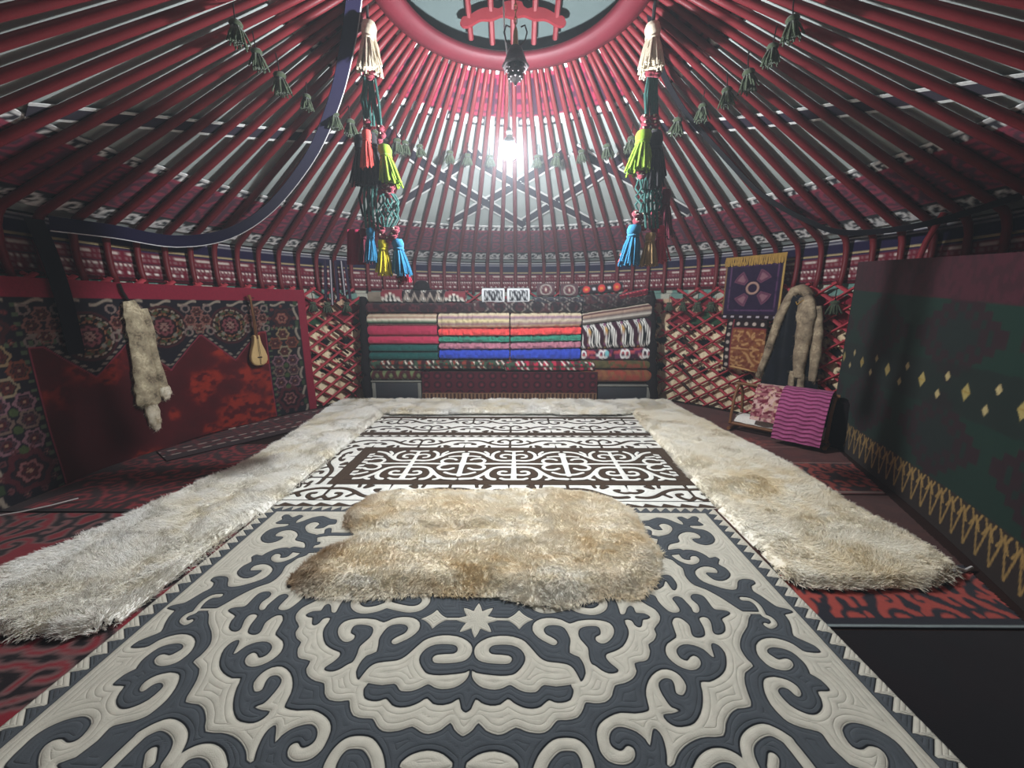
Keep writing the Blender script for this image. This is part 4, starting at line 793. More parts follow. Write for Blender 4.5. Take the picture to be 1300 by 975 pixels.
for cx in (.32,-.31,.93,-.90):
    for dx,dz in ((0,.085),(0,-.085),(.075,0),(-.075,0)): rosette(cx+dx,1.245+dz,.058,'#b9847c','#7a4a34')
    curls(cx,1.245,'#b8a8a4')
for sg in (-1,1):
    rosette(sg*1.23,1.24,.115,'#5a2a30','#a35c50'); rosette(sg*1.23,1.24,.055,'#c98f80','#7a3038')
    for k in range(8): rosette(sg*1.23+.15*math.cos(k*PI/4),1.24+.15*math.sin(k*PI/4),.022,'#7c3a44','#a8605a')
    cz=.93
    for dx,dz,h in ((0,.11,'#c9b48a'),(0,-.11,'#c9c0a0'),(.10,0,'#a5604a'),(-.10,0,'#a5604a')): rosette(sg*1.22+dx,cz+dz,.075,h,'#7a4030')
    for r_,zc in enumerate((.70,.57,.42)):
        for dx in (-.085,.085): rosette(sg*1.22+dx,zc,.072,'#b48a9c' if r_!=1 else '#a08a80','#6e4a5a'); 
        bl((np.hypot(s-sg*1.22,Z-zc+.06)<.03),'#5f7a4a')
    rosette(sg*1.22,.20,.15,'#6e2c3a','#3a1822'); rosette(sg*1.22,.20,.075,'#b0787c','#5e2430')
    for k in range(10): rosette(sg*1.22+.17*math.cos(k*PI/5),.2+.17*math.sin(k*PI/5),.022,'#8c5a62','#8c5a62')
put(C,np.maximum(aa(Z-1.455,.006),aa(x-1.445,.006)),RRED)
P=wall_pts(a,z,RH); cz_=R[...,None]; P[...,0]=CX+R*np.sin(np.radians(A)); P[...,1]=CY+R*np.cos(np.radians(A)); P[...,2]=Z+.012+.03*sstep(-50.2-30,-50.2,A)*0
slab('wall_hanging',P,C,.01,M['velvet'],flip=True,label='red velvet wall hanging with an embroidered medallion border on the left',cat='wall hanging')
# ---------------------------------------------------------------- pelts and fur helpers
def fur_tube(pts,rr,name,mat_,parent,L,dens,rad=.0012,flat=.6,inward=None,hair_len=None):
    q=smooth([tuple(p[:2]) for p in pts],False,4); qz=[a_[0] for a_ in smooth([(p[2],i) for i,p in enumerate(pts)],False,4)]; qr=[a_[0] for a_ in smooth([(r_,i) for i,r_ in enumerate(rr)],False,4)]
    b=MB(); b.tube([(a_[0],a_[1],z_) for a_,z_ in zip(q,qz)],[r_*(1+.05*math.sin(i*1.7)+.04*math.sin(i*4.1)) for i,r_ in enumerate(qr)],12,flat=flat); o=b.build(name,mat_,parent)
    me=o.data; n=len(me.polygons); ar=np.empty(n); me.polygons.foreach_get('area',ar); ce=np.empty(n*3); me.polygons.foreach_get('center',ce); no=np.empty(n*3); me.polygons.foreach_get('normal',no)
    ce=ce.reshape(-1,3); no=no.reshape(-1,3); k=rng.choice(n,int(ar.sum()*dens*.6),p=ar/ar.sum())
    # spread inside each face
    ve=np.empty(len(me.vertices)*3); me.vertices.foreach_get('co',ve); ve=ve.reshape(-1,3)
    fv=[list(p.vertices) for p in me.polygons]; w=rng.dirichlet([1,1,1,1],len(k))
    P=np.array([sum(ve[fv[i][j%len(fv[i])]]*w[m_][j] for j in range(4)) for m_,i in enumerate(k)])
    D=no[k]*.8+np.array([0,0,-.5])+rng.normal(0,.4,(len(k),3)); D/=np.linalg.norm(D,axis=1,keepdims=True)
    off=-np.array(parent.location)*0
    h=hair('fur_pile',P,D,1.35*L*rng.uniform(.5,1.2,len(k)),.0017,mat_,o,curl=.35,sag=.2)
    return o
M['fox']=mat_fur('grey_brown_fox_fur',lin('#cdbf9f'),lin('#6f6250'),lin('#a3947a'),9,45)
M['fox_pale']=mat_fur('pale_fox_fur',lin('#e8dec8'),lin('#a8977a'),lin('#d5c8ae'),9,45)
M['marten']=mat_fur('brown_collar_fur',lin('#b3a084'),lin('#54463a'),lin('#8c7a64'),8,36)
def W(ang,z,R=3.56): return cyl(ang,R,z)
ft=empty('animal_pelt',W(-79.6,1.55),label='long grey-brown fox pelt hanging in front of the red velvet hanging',cat='pelt')
b=MB(); b.tube([W(-79.9,1.60,3.57),W(-79.8,1.53),W(-79.4,1.47),W(-79.2,1.43)],.012,6); b.build('hanging_loop',M['dark_cord'],ft)
fur_tube([W(-79.3,1.45),W(-79,1.36),W(-78.8,1.2),W(-78.9,1.0),W(-78.9,.8),W(-79.0,.62),W(-79.2,.48)],[.05,.085,.10,.095,.11,.12,.11],'pelt_body',M['fox'],ft,.035,26000,flat=.45)
fur_tube([W(-77.4,1.38),W(-77.2,1.2),W(-77.1,.95),W(-76.8,.75),W(-76.6,.60)],[.03,.045,.035,.04,.045],'hind_leg',M['fox'],ft,.028,22000,flat=.5)
fur_tube([W(-76.7,.62),W(-76.6,.56),W(-76.5,.50)],[.05,.06,.03],'paw',M['fox_pale'],ft,.022,22000,flat=.7)
fur_tube([W(-79.1,.52),W(-78.9,.42),W(-78.8,.30),W(-78.6,.22)],[.055,.065,.06,.03],'tail',M['fox_pale'],ft,.025,22000,flat=.6)
# ---------------------------------------------------------------- bowed lute
kt=empty('bowed_lute',W(-61.1,1.5),label='pale pear-shaped wooden lute hanging on the embroidered border',cat='musical instrument')
M1=lambda s_,z_,d=0: cyl(-60.9+math.degrees(s_/RH),RH-.055-d,z_)
out=[(.0,1.07),(.034,1.06),(.040,1.0),(.052,.95),(.078,.88),(.097,.81),(.096,.76),(.075,.72),(.035,.70)]
full=out+[(-x_,z_) for x_,z_ in out[::-1][:-1]]; V=[];Fc=[]; nf=len(full)
for d,sc in ((-.03,.86),(0,1.),(.035,1.),(.045,.93)):
    for x_,z_ in full: V.append(M1(x_*sc,.88+(z_-.88)*sc,d))
for l in range(3):
    for i in range(nf): Fc.append((l*nf+i,l*nf+(i+1)%nf,(l+1)*nf+(i+1)%nf,(l+1)*nf+i))
Fc+=[tuple(range(nf)),tuple(3*nf+i for i in reversed(range(nf)))]
link('sound_box',mesh('sound_box',V,Fc,False),M['pale_wood'],kt)
b=MB(); b.tube([M1(0,1.02,.03),M1(-.003,1.25,.03),M1(-.012,1.48,.03),M1(-.03,1.53,.03)],[.020,.016,.014,.02],8); b.build('neck',M['mid_wood'],kt)
b=MB(); b.tube([M1(-.055,1.49,.03),M1(.03,1.50,.03)],.006,6); b.build('tuning_peg',M['dark_wood'],kt)
b=MB(); b.tube([M1(-.05,1.455,.03),M1(.04,1.45,.03)],.006,6); b.build('tuning_peg',M['dark_wood'],kt)
for dx in (-.007,.007): b=MB(); b.tube([M1(dx,1.47,.048),M1(dx,1.1,.052),M1(dx,.80,.060),M1(dx*.5,.715,.05)],.0018,4); b.build('string',M['blackyarn'],kt)
b=MB(); b.box(M1(0,.80,.05),(.05,.012,.012),rz=math.radians(60),bev=.002); b.build('bridge',M['dark_wood'],kt)
# ---------------------------------------------------------------- hanging straps and cords
def hangstrap(pts,w,label,edge=True,name='hanging_strap',tail=None):
    pp=np.array(smooth([tuple(p[:2]) for p in pts],False,6)); pz=np.array([q[0] for q in smooth([(p[2],i) for i,p in enumerate(pts)],False,6)])
    c=np.column_stack([pp,pz]); t=np.gradient(c,axis=0); t/=np.linalg.norm(t,axis=1,keepdims=True)
    v=c-np.array([0,0,CAM_H+.4]); sd=np.cross(t,np.array([CX,CY,1.2])-c); sd/=np.linalg.norm(sd,axis=1,keepdims=True)
    ws=np.array([-.5,-.43,-.42,0,.42,.43,.5])*w; P=c[:,None,:]+sd[:,None,:]*ws[None,:,None]; C=np.empty(P.shape); C[...]=lin('#1a1530') if edge else lin('#0e0a12')
    if edge: C[:,[0,1]]=lin('#c8c4c4')
    return slab(name,P,C,.005,M['cloth'],label=label,cat='strap')
hangstrap([cyl(-92,.98,3.40),cyl(-80,1.16,3.22),cyl(-70,1.5,2.98),cyl(-64,2.05,2.70),cyl(-63.4,2.75,2.36),cyl(-66.3,3.25,2.13),cyl(-71.8,3.52,2.03),cyl(-79.5,3.55,2.04),cyl(-86,3.60,2.03)],.115,'long navy strap with white edge sagging below the left roof poles')
hangstrap([cyl(-87.2,3.62,2.05),cyl(-87.1,3.57,1.8),cyl(-87,3.54,1.5),cyl(-86.9,3.54,1.2),cyl(-86.8,3.55,1.02)],.12,'black strap hanging straight down over the left end of the velvet hanging',edge=False)
hangstrap([cyl(76,.98,3.385),cyl(66.5,1.25,3.18),cyl(63.2,1.62,2.99),cyl(63.2,2.1,2.76),cyl(64.2,2.68,2.47),cyl(67.3,3.18,2.24),cyl(70.8,3.46,2.11),cyl(79.6,3.54,2.08),cyl(90,3.52,2.15)],.05,'thin dark strap sagging below the right roof poles',edge=False)
# ---------------------------------------------------------------- tassels
def tassel_mesh(L,r,n=34,seed=0):
    """head, binding and a skirt of separate yarns"""
    rr=random.Random(seed); h=MB(); h.lathe([(r*.12,0),(r*.5,-.02*L),(r*.62,-.12*L),(r*.55,-.22*L),(r*.45,-.27*L)],(0,0,0),14)
    bd=MB(); bd.lathe([(r*.5,-.25*L),(r*.56,-.27*L),(r*.56,-.30*L),(r*.5,-.32*L)],(0,0,0),14)
    sk=MB()
    for k in range(n):
        a_=2*PI*k/n+rr.uniform(-.1,.1); q=(k%3)/3*.5+.5; e=r*rr.uniform(1.05,1.4)*q; l=L*rr.uniform(.92,1.04)
        sk.tube([(math.cos(a_)*r*.42*q,math.sin(a_)*r*.42*q,-.27*L),(math.cos(a_)*r*.75*q,math.sin(a_)*r*.75*q,-.5*L),(math.cos(a_)*e+rr.uniform(-.1,.1)*r,math.sin(a_)*e,-l)],[r*.11,r*.12,r*.09],5)
    for k in range(14):      # inner core so no light shows through
        a_=k*2.4; q=r*.35*math.sqrt(k/14); sk.tube([(math.cos(a_)*q,math.sin(a_)*q,-.27*L),(math.cos(a_)*q*1.4,math.sin(a_)*q*1.4,-.95*L)],r*.14,5)
    return h,bd,sk
def shift(mb,p,tilt=(0,0)):
    mb.V=[(v[0]+p[0]+tilt[0]*v[2],v[1]+p[1]+tilt[1]*v[2],v[2]+p[2]) for v in mb.V]; return mb
def part_tassel(parent,p,L,r,yarn_,tilt=(0,0),n=30,seed=0,bind=None,name='tassel'):
    h,bd,sk=tassel_mesh(L,r,n,seed)
    s_=shift(sk,p,tilt); t=s_.build(name,M[yarn_],parent)
    shift(h,p,tilt).build('tassel_head',M[yarn_],t); shift(bd,p,tilt).build('binding',M[bind or yarn_],t); return t
YT=3.06
def T3(px,py,dy=0.): p=at(px,py,YT+dy); return (float(p[0]),float(p[1]),float(p[2]))
def cordset(parent,pairs,r=.008,m_='dgreen',name='cord'):
    for pts in pairs:
        b=MB(); b.tube([T3(*q) for q in pts],r,6); b.build(name,M[m_],parent)
def knots(parent,pts,r=.020,name='knot'):
    for i,q in enumerate(pts):
        c=T3(*q); b=MB()
        for k in range(3):
            ph=k*2.1+i; b.tube([(c[0]+r*math.cos(t)*(.8 if k else 1),c[1]+r*math.sin(t)*math.cos(ph),c[2]+r*math.sin(t)*math.sin(ph+.6)) for t in np.linspace(0,2*PI,13)],r*.42,6,cap=False)
        b.ball(c,r*.75,8); o=b.build(name,M['knotred'],parent)
        b=MB(); b.ball((c[0]+.2*r,c[1]-.75*r,c[2]-.3*r),r*.38,8); b.ball((c[0]-.4*r,c[1]-.7*r,c[2]+.4*r),r*.34,8); b.build('bead',M['knotwhite'],o)
def netting(parent,x0,x1,y0,y1,y2,seed):
    """loops of cord tied together half way"""
    rr=random.Random(seed); n=5
    for k in range(n):
        t=(k+.5)/n; t2=((k+1)%n+.5)/n; dy=.05*math.cos(k*2.2)
        xa=x0[0]+(x0[1]-x0[0])*t; xm=x1[0]+(x1[1]-x1[0])*t; xm2=x1[0]+(x1[1]-x1[0])*min(1,t+.22); xb=x0[0]+(x0[1]-x0[0])*t2
        cordset(parent,[[(xa,y0,dy),(xm,(y0+y1)/2,dy),(xm2,y1,dy*.5),(xm,(y1+y2)/2,dy),(xa,y2,dy)],[(xa+2,y0,-dy),(xm2,(y0+y1)/2,-dy),(xm,y1,-dy*.5),(xm2,(y1+y2)/2,-dy),(xa+2,y2,-dy)]],.008)
lt_=empty('tassel_string',T3(468,20),label='string of bright tassels on the left with blue and yellow tassels at its end',cat='tassel string')
cordset(lt_,[[(464,-14,.05),(466,8),(467,30)]],.009,'blackyarn','top_cord')
part_tassel(lt_,T3(468,28),.30,.085,'cream',(.02,0),40,1,name='top_tassel')
cordset(lt_,[[(466,80),(468,95)],[(474,80),(472,95)]],.010,'blackyarn'); knots(lt_,[(466,88),(474,88),(470,97)],.024)
cordset(lt_,[[(466,100),(463,125),(466,150)],[(469,100),(470,125),(466,152)],[(472,100),(476,130),(483,160)],[(476,100),(481,130),(484,160)],[(471,100),(474,135),(480,158)],[(463,102),(459,128),(464,150)]],.009)
knots(lt_,[(466,155),(466,163),(483,163),(485,172),(481,178)],.022)
part_tassel(lt_,T3(465,165,-.07),.25,.055,'coral',(.02,0),26,2); part_tassel(lt_,T3(458,172,.07),.34,.085,'blackyarn',(0,0),30,3); part_tassel(lt_,T3(474,180,.09),.34,.08,'blackyarn',(0,0),30,4)
part_tassel(lt_,T3(487,184,-.01),.27,.08,'lime',(-.16,0),34,5)
knots(lt_,[(484,234),(492,232),(488,240),(496,238),(494,246),(482,242)],.026)
netting(lt_,(482,500),(478,506),246,266,288,1)
cordset(lt_,[[(462,228,.06),(456,250,.06),(461,275,.06)],[(466,228,.06),(470,252,.06),(464,278,.06)],[(472,228,.05),(466,250,.05),(473,284,.05)],[(470,228,.05),(476,255,.05),(468,290,.05)]],.009,'blackyarn')
knots(lt_,[(467,277,.03),(470,285,.03),(484,292),(485,300),(502,292),(500,299),(478,287,.02),(494,304)],.024)
part_tassel(lt_,T3(470,289,-.04),.25,.052,'sky',(.04,0),30,6); part_tassel(lt_,T3(486,304),.26,.066,'yellow',(.0,0),32,7); part_tassel(lt_,T3(504,303,.02),.27,.075,'sky',(-.10,0),34,8)
part_tassel(lt_,T3(514,340,.06),.11,.045,'crimson',(-.1,0),16,9); knots(lt_,[(507,352,.06),(509,358,.06)],.02)
def flag(parent,px0,px1,py0,py1,dy,h):
    nx=14;nz_=20; P=np.empty((nz_,nx,3))
    for j in range(nz_):
        for i in range(nx):
            p=T3(px0+(px1-px0)*i/(nx-1),py1+(py0-py1)*j/(nz_-1),dy+.012*math.sin(i*.9)); P[j,i]=p
    C=np.empty(P.shape); C[...]=lin(h); return slab('cloth_flap',P,C,.006,M['cloth'],parent)
flag(lt_,441,464,291,336,.12,'#7c1834')
for dy_ in (-.045,.075):     # darker strands close behind and before, added to widen the string's cast shadow
    part_tassel(lt_,T3(466,32,dy_),.27,.07,'blackyarn' if dy_>0 else 'cream',(0,0),26,40)
    if dy_>0: cordset(lt_,[[(464+i*3,88,dy_+.01*i),(461+i*4,125,dy_),(463+i*4,160,dy_+.01*i)] for i in range(4)],.009,'dgreen')
    part_tassel(lt_,T3(470,168,dy_+.02),.38,.075,'blackyarn',(0,0),26,41)
    cordset(lt_,[[(464+i*5,226,dy_),(462+i*5,255,dy_+.02*(i%2)),(465+i*5,290,dy_)] for i in range(4)],.009,'blackyarn' if dy_>0 else 'dgreen')
    if dy_>0: part_tassel(lt_,T3(462,290,dy_+.03),.26,.055,'maroon',(0,0),22,42)
rt_=empty('tassel_string',T3(828,20),label='string of bright tassels on the right with blue, tan and crimson tassels at its end',cat='tassel string')
cordset(rt_,[[(832,-14,.05),(831,8),(829,30)]],.012,'blackyarn','top_cord')
part_tassel(rt_,T3(829,30),.29,.088,'cream',(-.02,0),40,11,name='top_tassel')
knots(rt_,[(825,84),(832,84),(828,92),(824,92),(833,93)],.026)
cordset(rt_,[[(823,96),(819,120),(820,146)],[(826,96),(824,120),(822,146)],[(829,96),(830,120),(827,146)],[(832,96),(834,122),(830,148)],[(828,96),(827,125),(832,148)],[(834,96),(833,120),(832,148)]],.009)
knots(rt_,[(819,150),(831,150),(820,158),(832,158),(818,165)],.025)
part_tassel(rt_,T3(818,166,-.01),.28,.095,'lime',(.10,0),38,12); part_tassel(rt_,T3(832,166,.10),.32,.085,'blackyarn',(-.05,0),32,13)
knots(rt_,[(814,208),(812,216),(815,223),(824,218,.03),(811,212)],.026)
netting(rt_,(808,836),(803,840),228,250,270,2)
knots(rt_,[(808,272),(809,281),(818,274),(816,288),(832,272),(833,282),(830,290),(836,277)],.025)
part_tassel(rt_,T3(806,285,-.01),.29,.085,'sky',(.10,0),38,14); part_tassel(rt_,T3(826,295,-.03),.24,.065,'tan',(0,0),30,15); part_tassel(rt_,T3(839,286,-.01),.27,.062,'crimson',(-.05,0),28,16)
part_tassel(rt_,T3(791,322,.02),.07,.04,'coral',(0,0),14,17); part_tassel(rt_,T3(845,240,.12),.36,.075,'maroon',(0,0),24,18)
for dy_ in (-.045,.075):  # extra strands on this string too, added to broaden its shadow
    part_tassel(rt_,T3(831,32,dy_),.27,.07,'blackyarn' if dy_>0 else 'cream',(0,0),26,50)
    if dy_>0: cordset(rt_,[[(824+i*3,90,dy_+.01*i),(822+i*4,125,dy_),(823+i*4,160,dy_+.01*i)] for i in range(4)],.009,'dgreen')
    part_tassel(rt_,T3(834,168,dy_+.03),.38,.075,'blackyarn',(0,0),26,51)
    cordset(rt_,[[(820+i*5,226,dy_),(818+i*5,255,dy_+.02*(i%2)),(820+i*5,290,dy_)] for i in range(4)],.009,'blackyarn' if dy_>0 else 'dgreen')
    if dy_>0: part_tassel(rt_,T3(838,290,dy_+.06),.26,.055,'maroon',(0,0),22,52)
# ---- little olive tassels all round under the poles
ga=[-104,-95.5,-86.6,-76.5,-66.6,-60.9,-52,-43.9,-40.8,-35.5,-24.1,-17.4,-9,9,16.5,25.7,35.2,44.4,53,61.2,70.2,78.7,86.7,96.2,104.5]
h,bd,sk=tassel_mesh(.115,.058,18,21); gsk=mesh('small_tassel',sk.V,sk.F); gsk.materials.append(M['olive']); ghd=mesh('tassel_head',h.V,h.F); ghd.materials.append(M['olive'])
cb=MB(); cb.tube([(0,0,-.005),(.004,.0,.05),(.0,.0,.10)],.004,5); gcd=mesh('hanging_thread',cb.V,cb.F); gcd.materials.append(M['dark_cord'])
nl=len([g for g in ga if g<0])
for i,g in enumerate(ga):
    k=(nl-i) if g<0 else i-nl+1; suf={1:'st',2:'nd',3:'rd'}.get(k,'th')
    r_=1.60; o=bpy.data.objects.new('small_tassel',gsk); COL.objects.link(o); o.location=cyl(g,r_,cone_z(r_)-.125); o.rotation_euler=(rnd.uniform(-.1,.1),rnd.uniform(-.1,.1),rnd.uniform(0,6)); s_=rnd.uniform(.85,1.15); o.scale=(s_,s_,s_)
    tag(o,'small olive tassel hanging under the roof poles, %d%s to the %s of the bulb'%(k,suf,'left' if g<0 else 'right'),'tassel','olive tassels under the roof poles')
    for mm in (ghd,gcd):
        c=bpy.data.objects.new(mm.name.split('.')[0],mm); COL.objects.link(c); c.parent=o
# ---- olive tassels hanging on the lattice
for side,angs in (('left',(-48.6,-45.6,-41.4)),('right',(38.6,41.6,44.8,47.6,69.5))):
    for i,g in enumerate(angs):
        o=bpy.data.objects.new('small_tassel',gsk); COL.objects.link(o); o.location=cyl(g,3.60,1.46); o.rotation_euler=(0,rnd.uniform(-.1,.1),rnd.uniform(0,6)); s_=rnd.uniform(1.05,1.3); o.scale=(s_,s_,s_)
        l='%s olive tassel on the %s lattice wall, counted outward from the bedding stack'%((['third','second','first'] if side=='left' else ['first','second','third','fourth','fifth'])[i],side)
        tag(o,l,'tassel','olive tassels on the lattice')
        for mm in (ghd,gcd):
            c=bpy.data.objects.new(mm.name.split('.')[0],mm); COL.objects.link(c); c.parent=o
# ---------------------------------------------------------------- right: purple hanging, bag, stick
a,z,A,Z=sz(50.2,61,1.24,2.0,3.57,.008); s=np.radians(A-55.6)*3.57; C=np.empty(A.shape+(3,)); C[...]=lin('#2a1a36'); v=Z-1.62
q=np.hypot(s,v-.0); th=np.arctan2(v,s); put(C,aa(.006-np.abs(np.maximum(np.abs(s)/.27,np.abs(v)/.27)-1)*.2,.006),lin('#5d3c5e')); put(C,vn(s*40,Z*30,3)>.6,lin('#241530'),.6)
put(C,aa(.012-np.abs(q-.065),.006),lin('#b08a7a'))
for k in range(4):
    t=PI/4+k*PI/2+.1; u_=s*math.cos(t)+v*math.sin(t); w_=-s*math.sin(t)+v*math.cos(t); pet=np.minimum(np.minimum(u_-.10,.235-np.hypot(u_,w_)),(u_-.02)*.40-np.abs(w_)); put(C,aa(pet,.006),lin('#74465a')); put(C,aa(.005-np.abs(pet-.015),.004),lin('#5a2c44')); put(C,aa(pet-.03,.006),lin('#8c626c'))
put(C,aa(s-.315,.006),lin('#b59455')); put(C,aa(-.322-s,.006),lin('#8a6a45')); put(C,(Z<1.30)*1.,lin('#2a1a24')); put(C,(Z<1.30)*(tri(s,.1)<.02)*(np.abs(Z-1.27)<.014),lin('#b7aab0'))
P=wall_pts(a,z,3.575); P[...,2]+=.0
ph=slab('wall_hanging',P,C,.012,M['cloth'],flip=True,label='dark purple wall hanging with a four-petal flower and gold fringe on the right lattice',cat='wall hanging')
M['gold_fringe']=mat('gold_fringe',lin('#b08a45'),.8,.35,30,.4)
b=MB()
for i in range(70):
    g=50.1+i*11/69; r_=3.553; b.tube([cyl(g,r_,2.005),cyl(g+rnd.uniform(-.1,.1),r_-.012,1.95),cyl(g+rnd.uniform(-.15,.15),r_-.008,1.895+rnd.uniform(-.008,.008))],.0055,5)
b.build('fringe',M['gold_fringe'],ph,label='gold fringe')
a,z,A,Z=sz(52.0,59.6,.62,1.235,3.56,.008); s=np.radians(A-55.8)*3.56; C=np.empty(A.shape+(3,)); C[...]=lin('#8a5230'); F=panel_f(s*1.6+.1,(Z-.88)*1.5); put(C,aa(F,.012),lin('#b88a5c')); put(C,vn(s*30,Z*30,6)>.62,lin('#6e2f24'),.8)
fr=(Z>1.13)|(s<-.155); put(C,fr*1.,lin('#24161a')); put(C,fr*aa(.022-np.hypot(tri(np.where(Z>1.13,s,Z),.095),np.where(Z>1.13,Z-1.18,s+.195)),.008),lin('#b9a89c')); put(C,(np.abs(np.where(s<-.14,s+.15,Z-1.125))<.008)*1.,lin('#7c2a34'))
bg=slab('woven_bag',wall_pts(a,z,3.545-.03*np.cos((A-55.8)/3.8*1.4)*np.sin((Z-.6)/.64*PI)),C,.05,M['cloth'],flip=True,label='rust brown patterned woven bag hung below the purple hanging',cat='bag')
b=MB(); b.tube([cyl(51.2,3.53,.665),cyl(54,3.50,.64),cyl(57,3.50,.62),cyl(59.3,3.53,.60)],[.014,.017,.017,.013],8); b.build('wooden_stick',M['stick'],label='peeled wooden stick along the bottom of the woven bag',cat='stick')
b=MB()
# ---------------------------------------------------------------- fur-trimmed waistcoat
vt=empty('fur_waistcoat',W(64,1.55),label='black waistcoat with thick brown fur trim hanging on the right lattice',cat='waistcoat')
n=40; zz=np.linspace(.42,1.52,50); V=np.empty((50,n,3))
for j,zv in enumerate(zz):
    t=(zv-.42)/1.1; al=59.6+3.0*t**1.2; ar_=69.4-4.2*t**1.4
    for i in range(n):
        u_=i/(n-1); V[j,i]=cyl(al+(ar_-al)*u_,3.56-.045*math.sin(u_*PI)-.014*math.sin(u_*16+t*2)*(1-t*.6),zv)
C=np.empty(V.shape); C[...]=lin('#14161c'); put(C,vn(V[...,0]*60,V[...,2]*8,3)>.6,lin('#1e2028'),.7)
slab('body',V,C,.02,M['cloth'],vt,flip=True)
fur_tube([W(66.2,1.50,3.53),W(65,1.58,3.53),W(63.6,1.57,3.53),W(62.5,1.46,3.53)],[.05,.065,.065,.055],'collar',M['marten'],vt,.035,24000,flat=.8)
fur_tube([W(62.6,1.47,3.52),W(61.7,1.3,3.51),W(61.0,1.1,3.51),W(60.2,.85,3.51),W(59.4,.66,3.51),W(58.9,.55,3.52)],[.055,.06,.055,.055,.05,.03],'front_trim',M['marten'],vt,.032,24000,flat=.6)
fur_tube([W(65.6,1.50,3.51),W(66.2,1.35,3.50),W(66.4,1.1,3.49),W(66.3,.85,3.49),W(66.5,.62,3.49)],[.08,.12,.10,.085,.065],'front_trim',M['marten'],vt,.034,24000,flat=.6)
fur_tube([W(65.4,.68,3.49),W(65.4,.55,3.49),W(65.6,.45,3.50)],[.035,.04,.02],'hem_tail',M['marten'],vt,.028,22000,flat=.6)
fur_tube([W(67.0,.66,3.49),W(67.1,.52,3.49),W(67.2,.40,3.50)],[.04,.045,.02],'hem_tail',M['marten'],vt,.028,22000,flat=.6)
fur_tube([W(67.6,1.40,3.52),W(68.2,1.15,3.52),W(68.5,.9,3.52),W(68.6,.6,3.52)],[.055,.07,.065,.045],'arm_trim',M['marten'],vt,.03,22000,flat=.6)
b=MB(); b.tube([W(64.2,1.45,3.50),W(64.9,1.42,3.45),W(65.9,1.47,3.45),W(66.3,1.40,3.44)],.006,6); b.build('tie_cord',M['gold_fringe'],vt)
# ---------------------------------------------------------------- cradle
c0=np.array([2.58,4.36]); c1=np.array([3.16,3.72]); cd_=(c1-c0)/np.linalg.norm(c1-c0); cn=np.array([-cd_[1],cd_[0]]); cn=cn if cn@np.array([-1,-1])>0 else -cn   # towards the room
def K(l,w,z): p=c0+cd_*l+cn*w; return (p[0],p[1],z)
LC=float(np.linalg.norm(c1-c0))
cr=empty('cradle',K(LC/2,0,.012),label='brown wooden baby cradle with bent arches against the right lattice',cat='cradle')
for l in (.0,LC):
    b=MB(); b.tube([K(l,.17*math.cos(t),.10+.42*math.sin(t)**.9) for t in np.linspace(.0,PI,17)],.016,8); b.build('arch',M['mid_wood'],cr)
    b=MB(); b.tube([K(l,w_,.035+.25*w_*w_) for w_ in np.linspace(-.21,.21,11)],.020,8); b.build('rocker',M['mid_wood'],cr)
b=MB(); b.tube([K(-.03,0,.535),K(LC+.03,0,.535)],.017,8); b.build('top_bar',M['mid_wood'],cr)
for w_ in (-.16,.16):
    b=MB(); b.tube([K(-.02,w_,.10),K(LC+.02,w_,.10)],.018,8); b.build('side_rail',M['mid_wood'],cr)
b=MB(); U=np.linspace(.02,LC-.02,30); w_=np.linspace(-.14,.14,14); UU,WW=np.meshgrid(U,w_); Zm=.115+.07*(1-(WW/.14)**4)+.01*vn(UU*14,WW*14,4); P=np.stack([c0[0]+cd_[0]*UU+cn[0]*WW,c0[1]+cd_[1]*UU+cn[1]*WW,Zm],-1); C=np.empty(P.shape); C[...]=lin('#e2dcd2')
slab('mattress',P,C,.05,M['cloth_fine'],cr,flip=bool(np.cross(cd_,cn)<0),label='white mattress')
def drape(l0,l1,prof_,fn,label,name,th=.012,fold=.012,rib=0.):
    ls=np.linspace(l0,l1,int((l1-l0)/.008)+2); m_=len(prof_); pp=np.array(smooth(prof_,False,22)); L_,I=np.meshgrid(ls,np.arange(len(pp))); Wd=pp[I][...,0]+fold*np.sin(L_*38+I*.12)*(1-np.exp(-np.abs(pp[I][...,1]-.55)/.08)); Zd=pp[I][...,1]; arc=np.concatenate([[0],np.cumsum(np.linalg.norm(np.diff(pp,axis=0),axis=1))]); rb=rib*np.abs(np.sin((arc[I]+.006*np.sin(L_*45))*PI/.042)); Wd=Wd+rb; Zd=Zd+rb*.5
    P=np.stack([c0[0]+cd_[0]*L_+cn[0]*Wd,c0[1]+cd_[1]*L_+cn[1]*Wd,Zd],-1); arc=np.concatenate([[0],np.cumsum(np.linalg.norm(np.diff(pp,axis=0),axis=1))]); S_=arc[I]; C=np.empty(P.shape); fn(C,L_-l0,S_)
    nrm=np.cross(np.gradient(P,axis=1),np.gradient(P,axis=0)); fl=bool((nrm[...,2]).mean()<0)
    return slab(name,P,C,th,M['cloth'],flip=fl,label=label,cat='blanket')
def floral(C,l,s_): C[...]=lin('#a3626a'); put(C,vn(l*34,s_*34,4)>.55,lin('#d8b4aa'),.9); put(C,vn(l*40+3,s_*40,9)>.64,lin('#6e2434')); put(C,vn(l*46+8,s_*46,2)>.7,lin('#c9a48c'))
drape(.20,.47,[(-.20,.16),(-.185,.36),(-.10,.52),(0,.568),(.10,.53),(.19,.36),(.225,.20)],floral,'pink floral cloth draped over the middle of the cradle','draped_cloth',fold=.006)
def knit(C,l,s_): C[...]=lin('#8c2f5c'); put(C,aa(.013-np.abs(tri(s_+.006*np.sin(l*45),.042)),.006),lin('#b05a86')); put(C,aa(tri(s_+.006*np.sin(l*45),.042)-.0165,.004),lin('#4a1034'))
